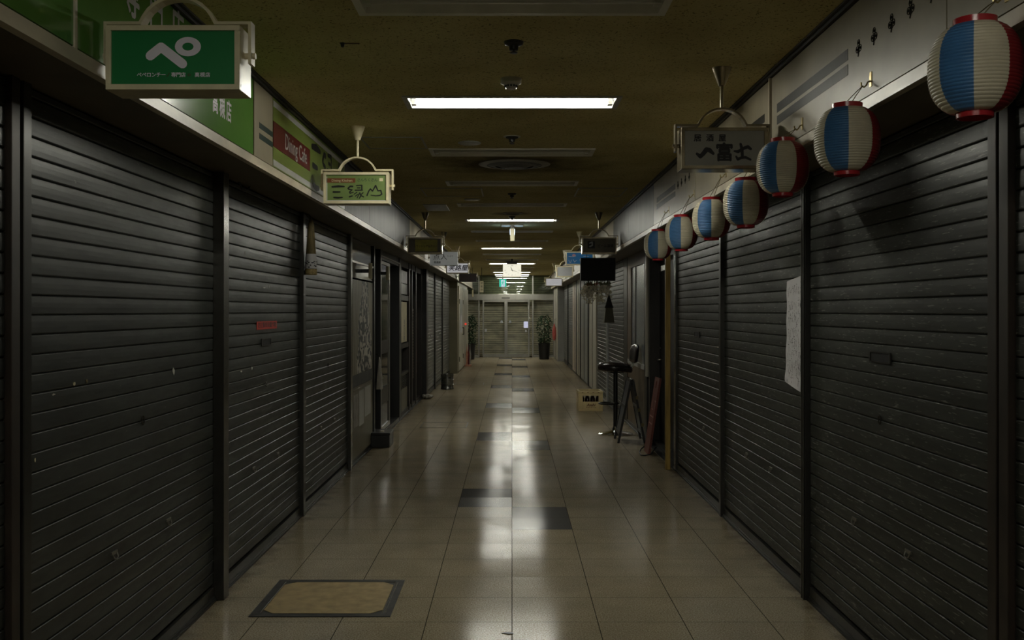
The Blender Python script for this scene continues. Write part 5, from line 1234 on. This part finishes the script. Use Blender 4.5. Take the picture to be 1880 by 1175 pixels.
def sliding(x0, x1, label, papers):
    t = thing('sliding_door', label, 'door', ((x0 + x1) / 2, YE - 0.07, 0), 'pair of far glass doors')
    y0, y1 = YE - 0.09, YE - 0.05; w = 0.05
    MB().box(x0, x0 + w, y0, y1, 0.01, zh0).box(x1 - w, x1, y0, y1, 0.01, zh0).box(x0 + w, x1 - w, y0, y1, 0.01, 0.12).box(x0 + w, x1 - w, y0, y1, zh0 - 0.06, zh0).build('frame', 'aluminium', t)
    gp = MB().box(x0 + w, x1 - w, YE - 0.074, YE - 0.066, 0.12, zh0 - 0.06).build('pane', 'glass', t)
    for (px, py, wd, hg, mat, nm) in papers: MB().box(XX(px) - wd / 2, XX(px) + wd / 2, YE - 0.079, YE - 0.075, ZZ(py) - hg / 2, ZZ(py) + hg / 2).build(nm, mat, gp)
    return t
def tri_mark(gp, px, py):
    ff = face_cam(XX(px), YE - 0.076, ZZ(py)); mb = MB()
    mb.add([ff(-0.055, -0.03), ff(0.055, -0.03), ff(0.03, 0.04), ff(0, 0.065), ff(-0.03, 0.04)], [(0, 1, 2, 3, 4)]); mb.build('door_mark', 'sign_grey', gp)
a = sliding(XX(886), XX(929), 'left leaf of the far glass doors', [(892, 606.5, 0.065, 0.10, 'paper', 'small_sheet')])
b = sliding(XX(929), XX(972), 'right leaf of the far glass doors, with the bluish notice', [(966, 596, 0.17, 0.215, 'notice_glow', 'bluish_notice'), (965.5, 607.5, 0.06, 0.075, 'paper', 'small_sheet')])
tri_mark(a, 921, 591); tri_mark(b, 936.5, 591)
# end plants
def plant(x, y, label, seed):
    rnd = random.Random(seed)
    t = thing('potted_plant', label, 'plant', (x, y, 0), 'tall plants beside the far doors')
    MB().lathe((x, y, 0), [(0.155, 0.0), (0.165, 0.01), (0.195, 0.50), (0.200, 0.54), (0.185, 0.54), (0.180, 0.49), (0.001, 0.49)], 28).build('pot', 'black', t, smooth=True)
    MB().lathe((x, y, 0.49), [(0.178, 0.0), (0.12, 0.012), (0.001, 0.02)], 20).build('soil', 'soil', t)
    MB().tube([(x, y, 0.49), (x + 0.01, y, 0.9), (x - 0.005, y, 1.40)], [0.022, 0.018, 0.012], 8).build('stem', 'wood_brown', t, smooth=True)
    mb = MB()
    for k in range(420):
        z = rnd.uniform(0.52, 1.46); a = rnd.uniform(0, 2 * pi); prof = 0.10 + 0.10 * min(1, (1.50 - z) / 0.25) * (0.75 + 0.5 * min(1, max(0, (z - 0.8) / 0.4)))
        r = prof * rnd.uniform(0.3, 1.05); p = Vector((x + r * cos(a), y + r * sin(a), z)); u = Vector((cos(a + rnd.uniform(-.7, .7)), sin(a + rnd.uniform(-.7, .7)), rnd.uniform(-1.1, 0.5))).normalized()
        v = u.cross(Vector((0, 0, 1))).normalized(); w = u.cross(v); l = rnd.uniform(0.07, 0.12); ww = l * 0.28
        mb.add([p, p + u * l * .45 + v * ww - w * .008, p + u * l - w * .0, p + u * l * .45 - v * ww - w * .008, p + u * l * .5 + w * .012], [(0, 1, 4), (1, 2, 4), (2, 3, 4), (3, 0, 4)])
    mb.build('foliage', 'leaf', t)
plant(1.065, 32.95, 'tall leafy plant in a black pot, right of the glass doors', 4); plant(-1.41, 32.95, 'tall leafy plant half hidden by the left wall end', 9)
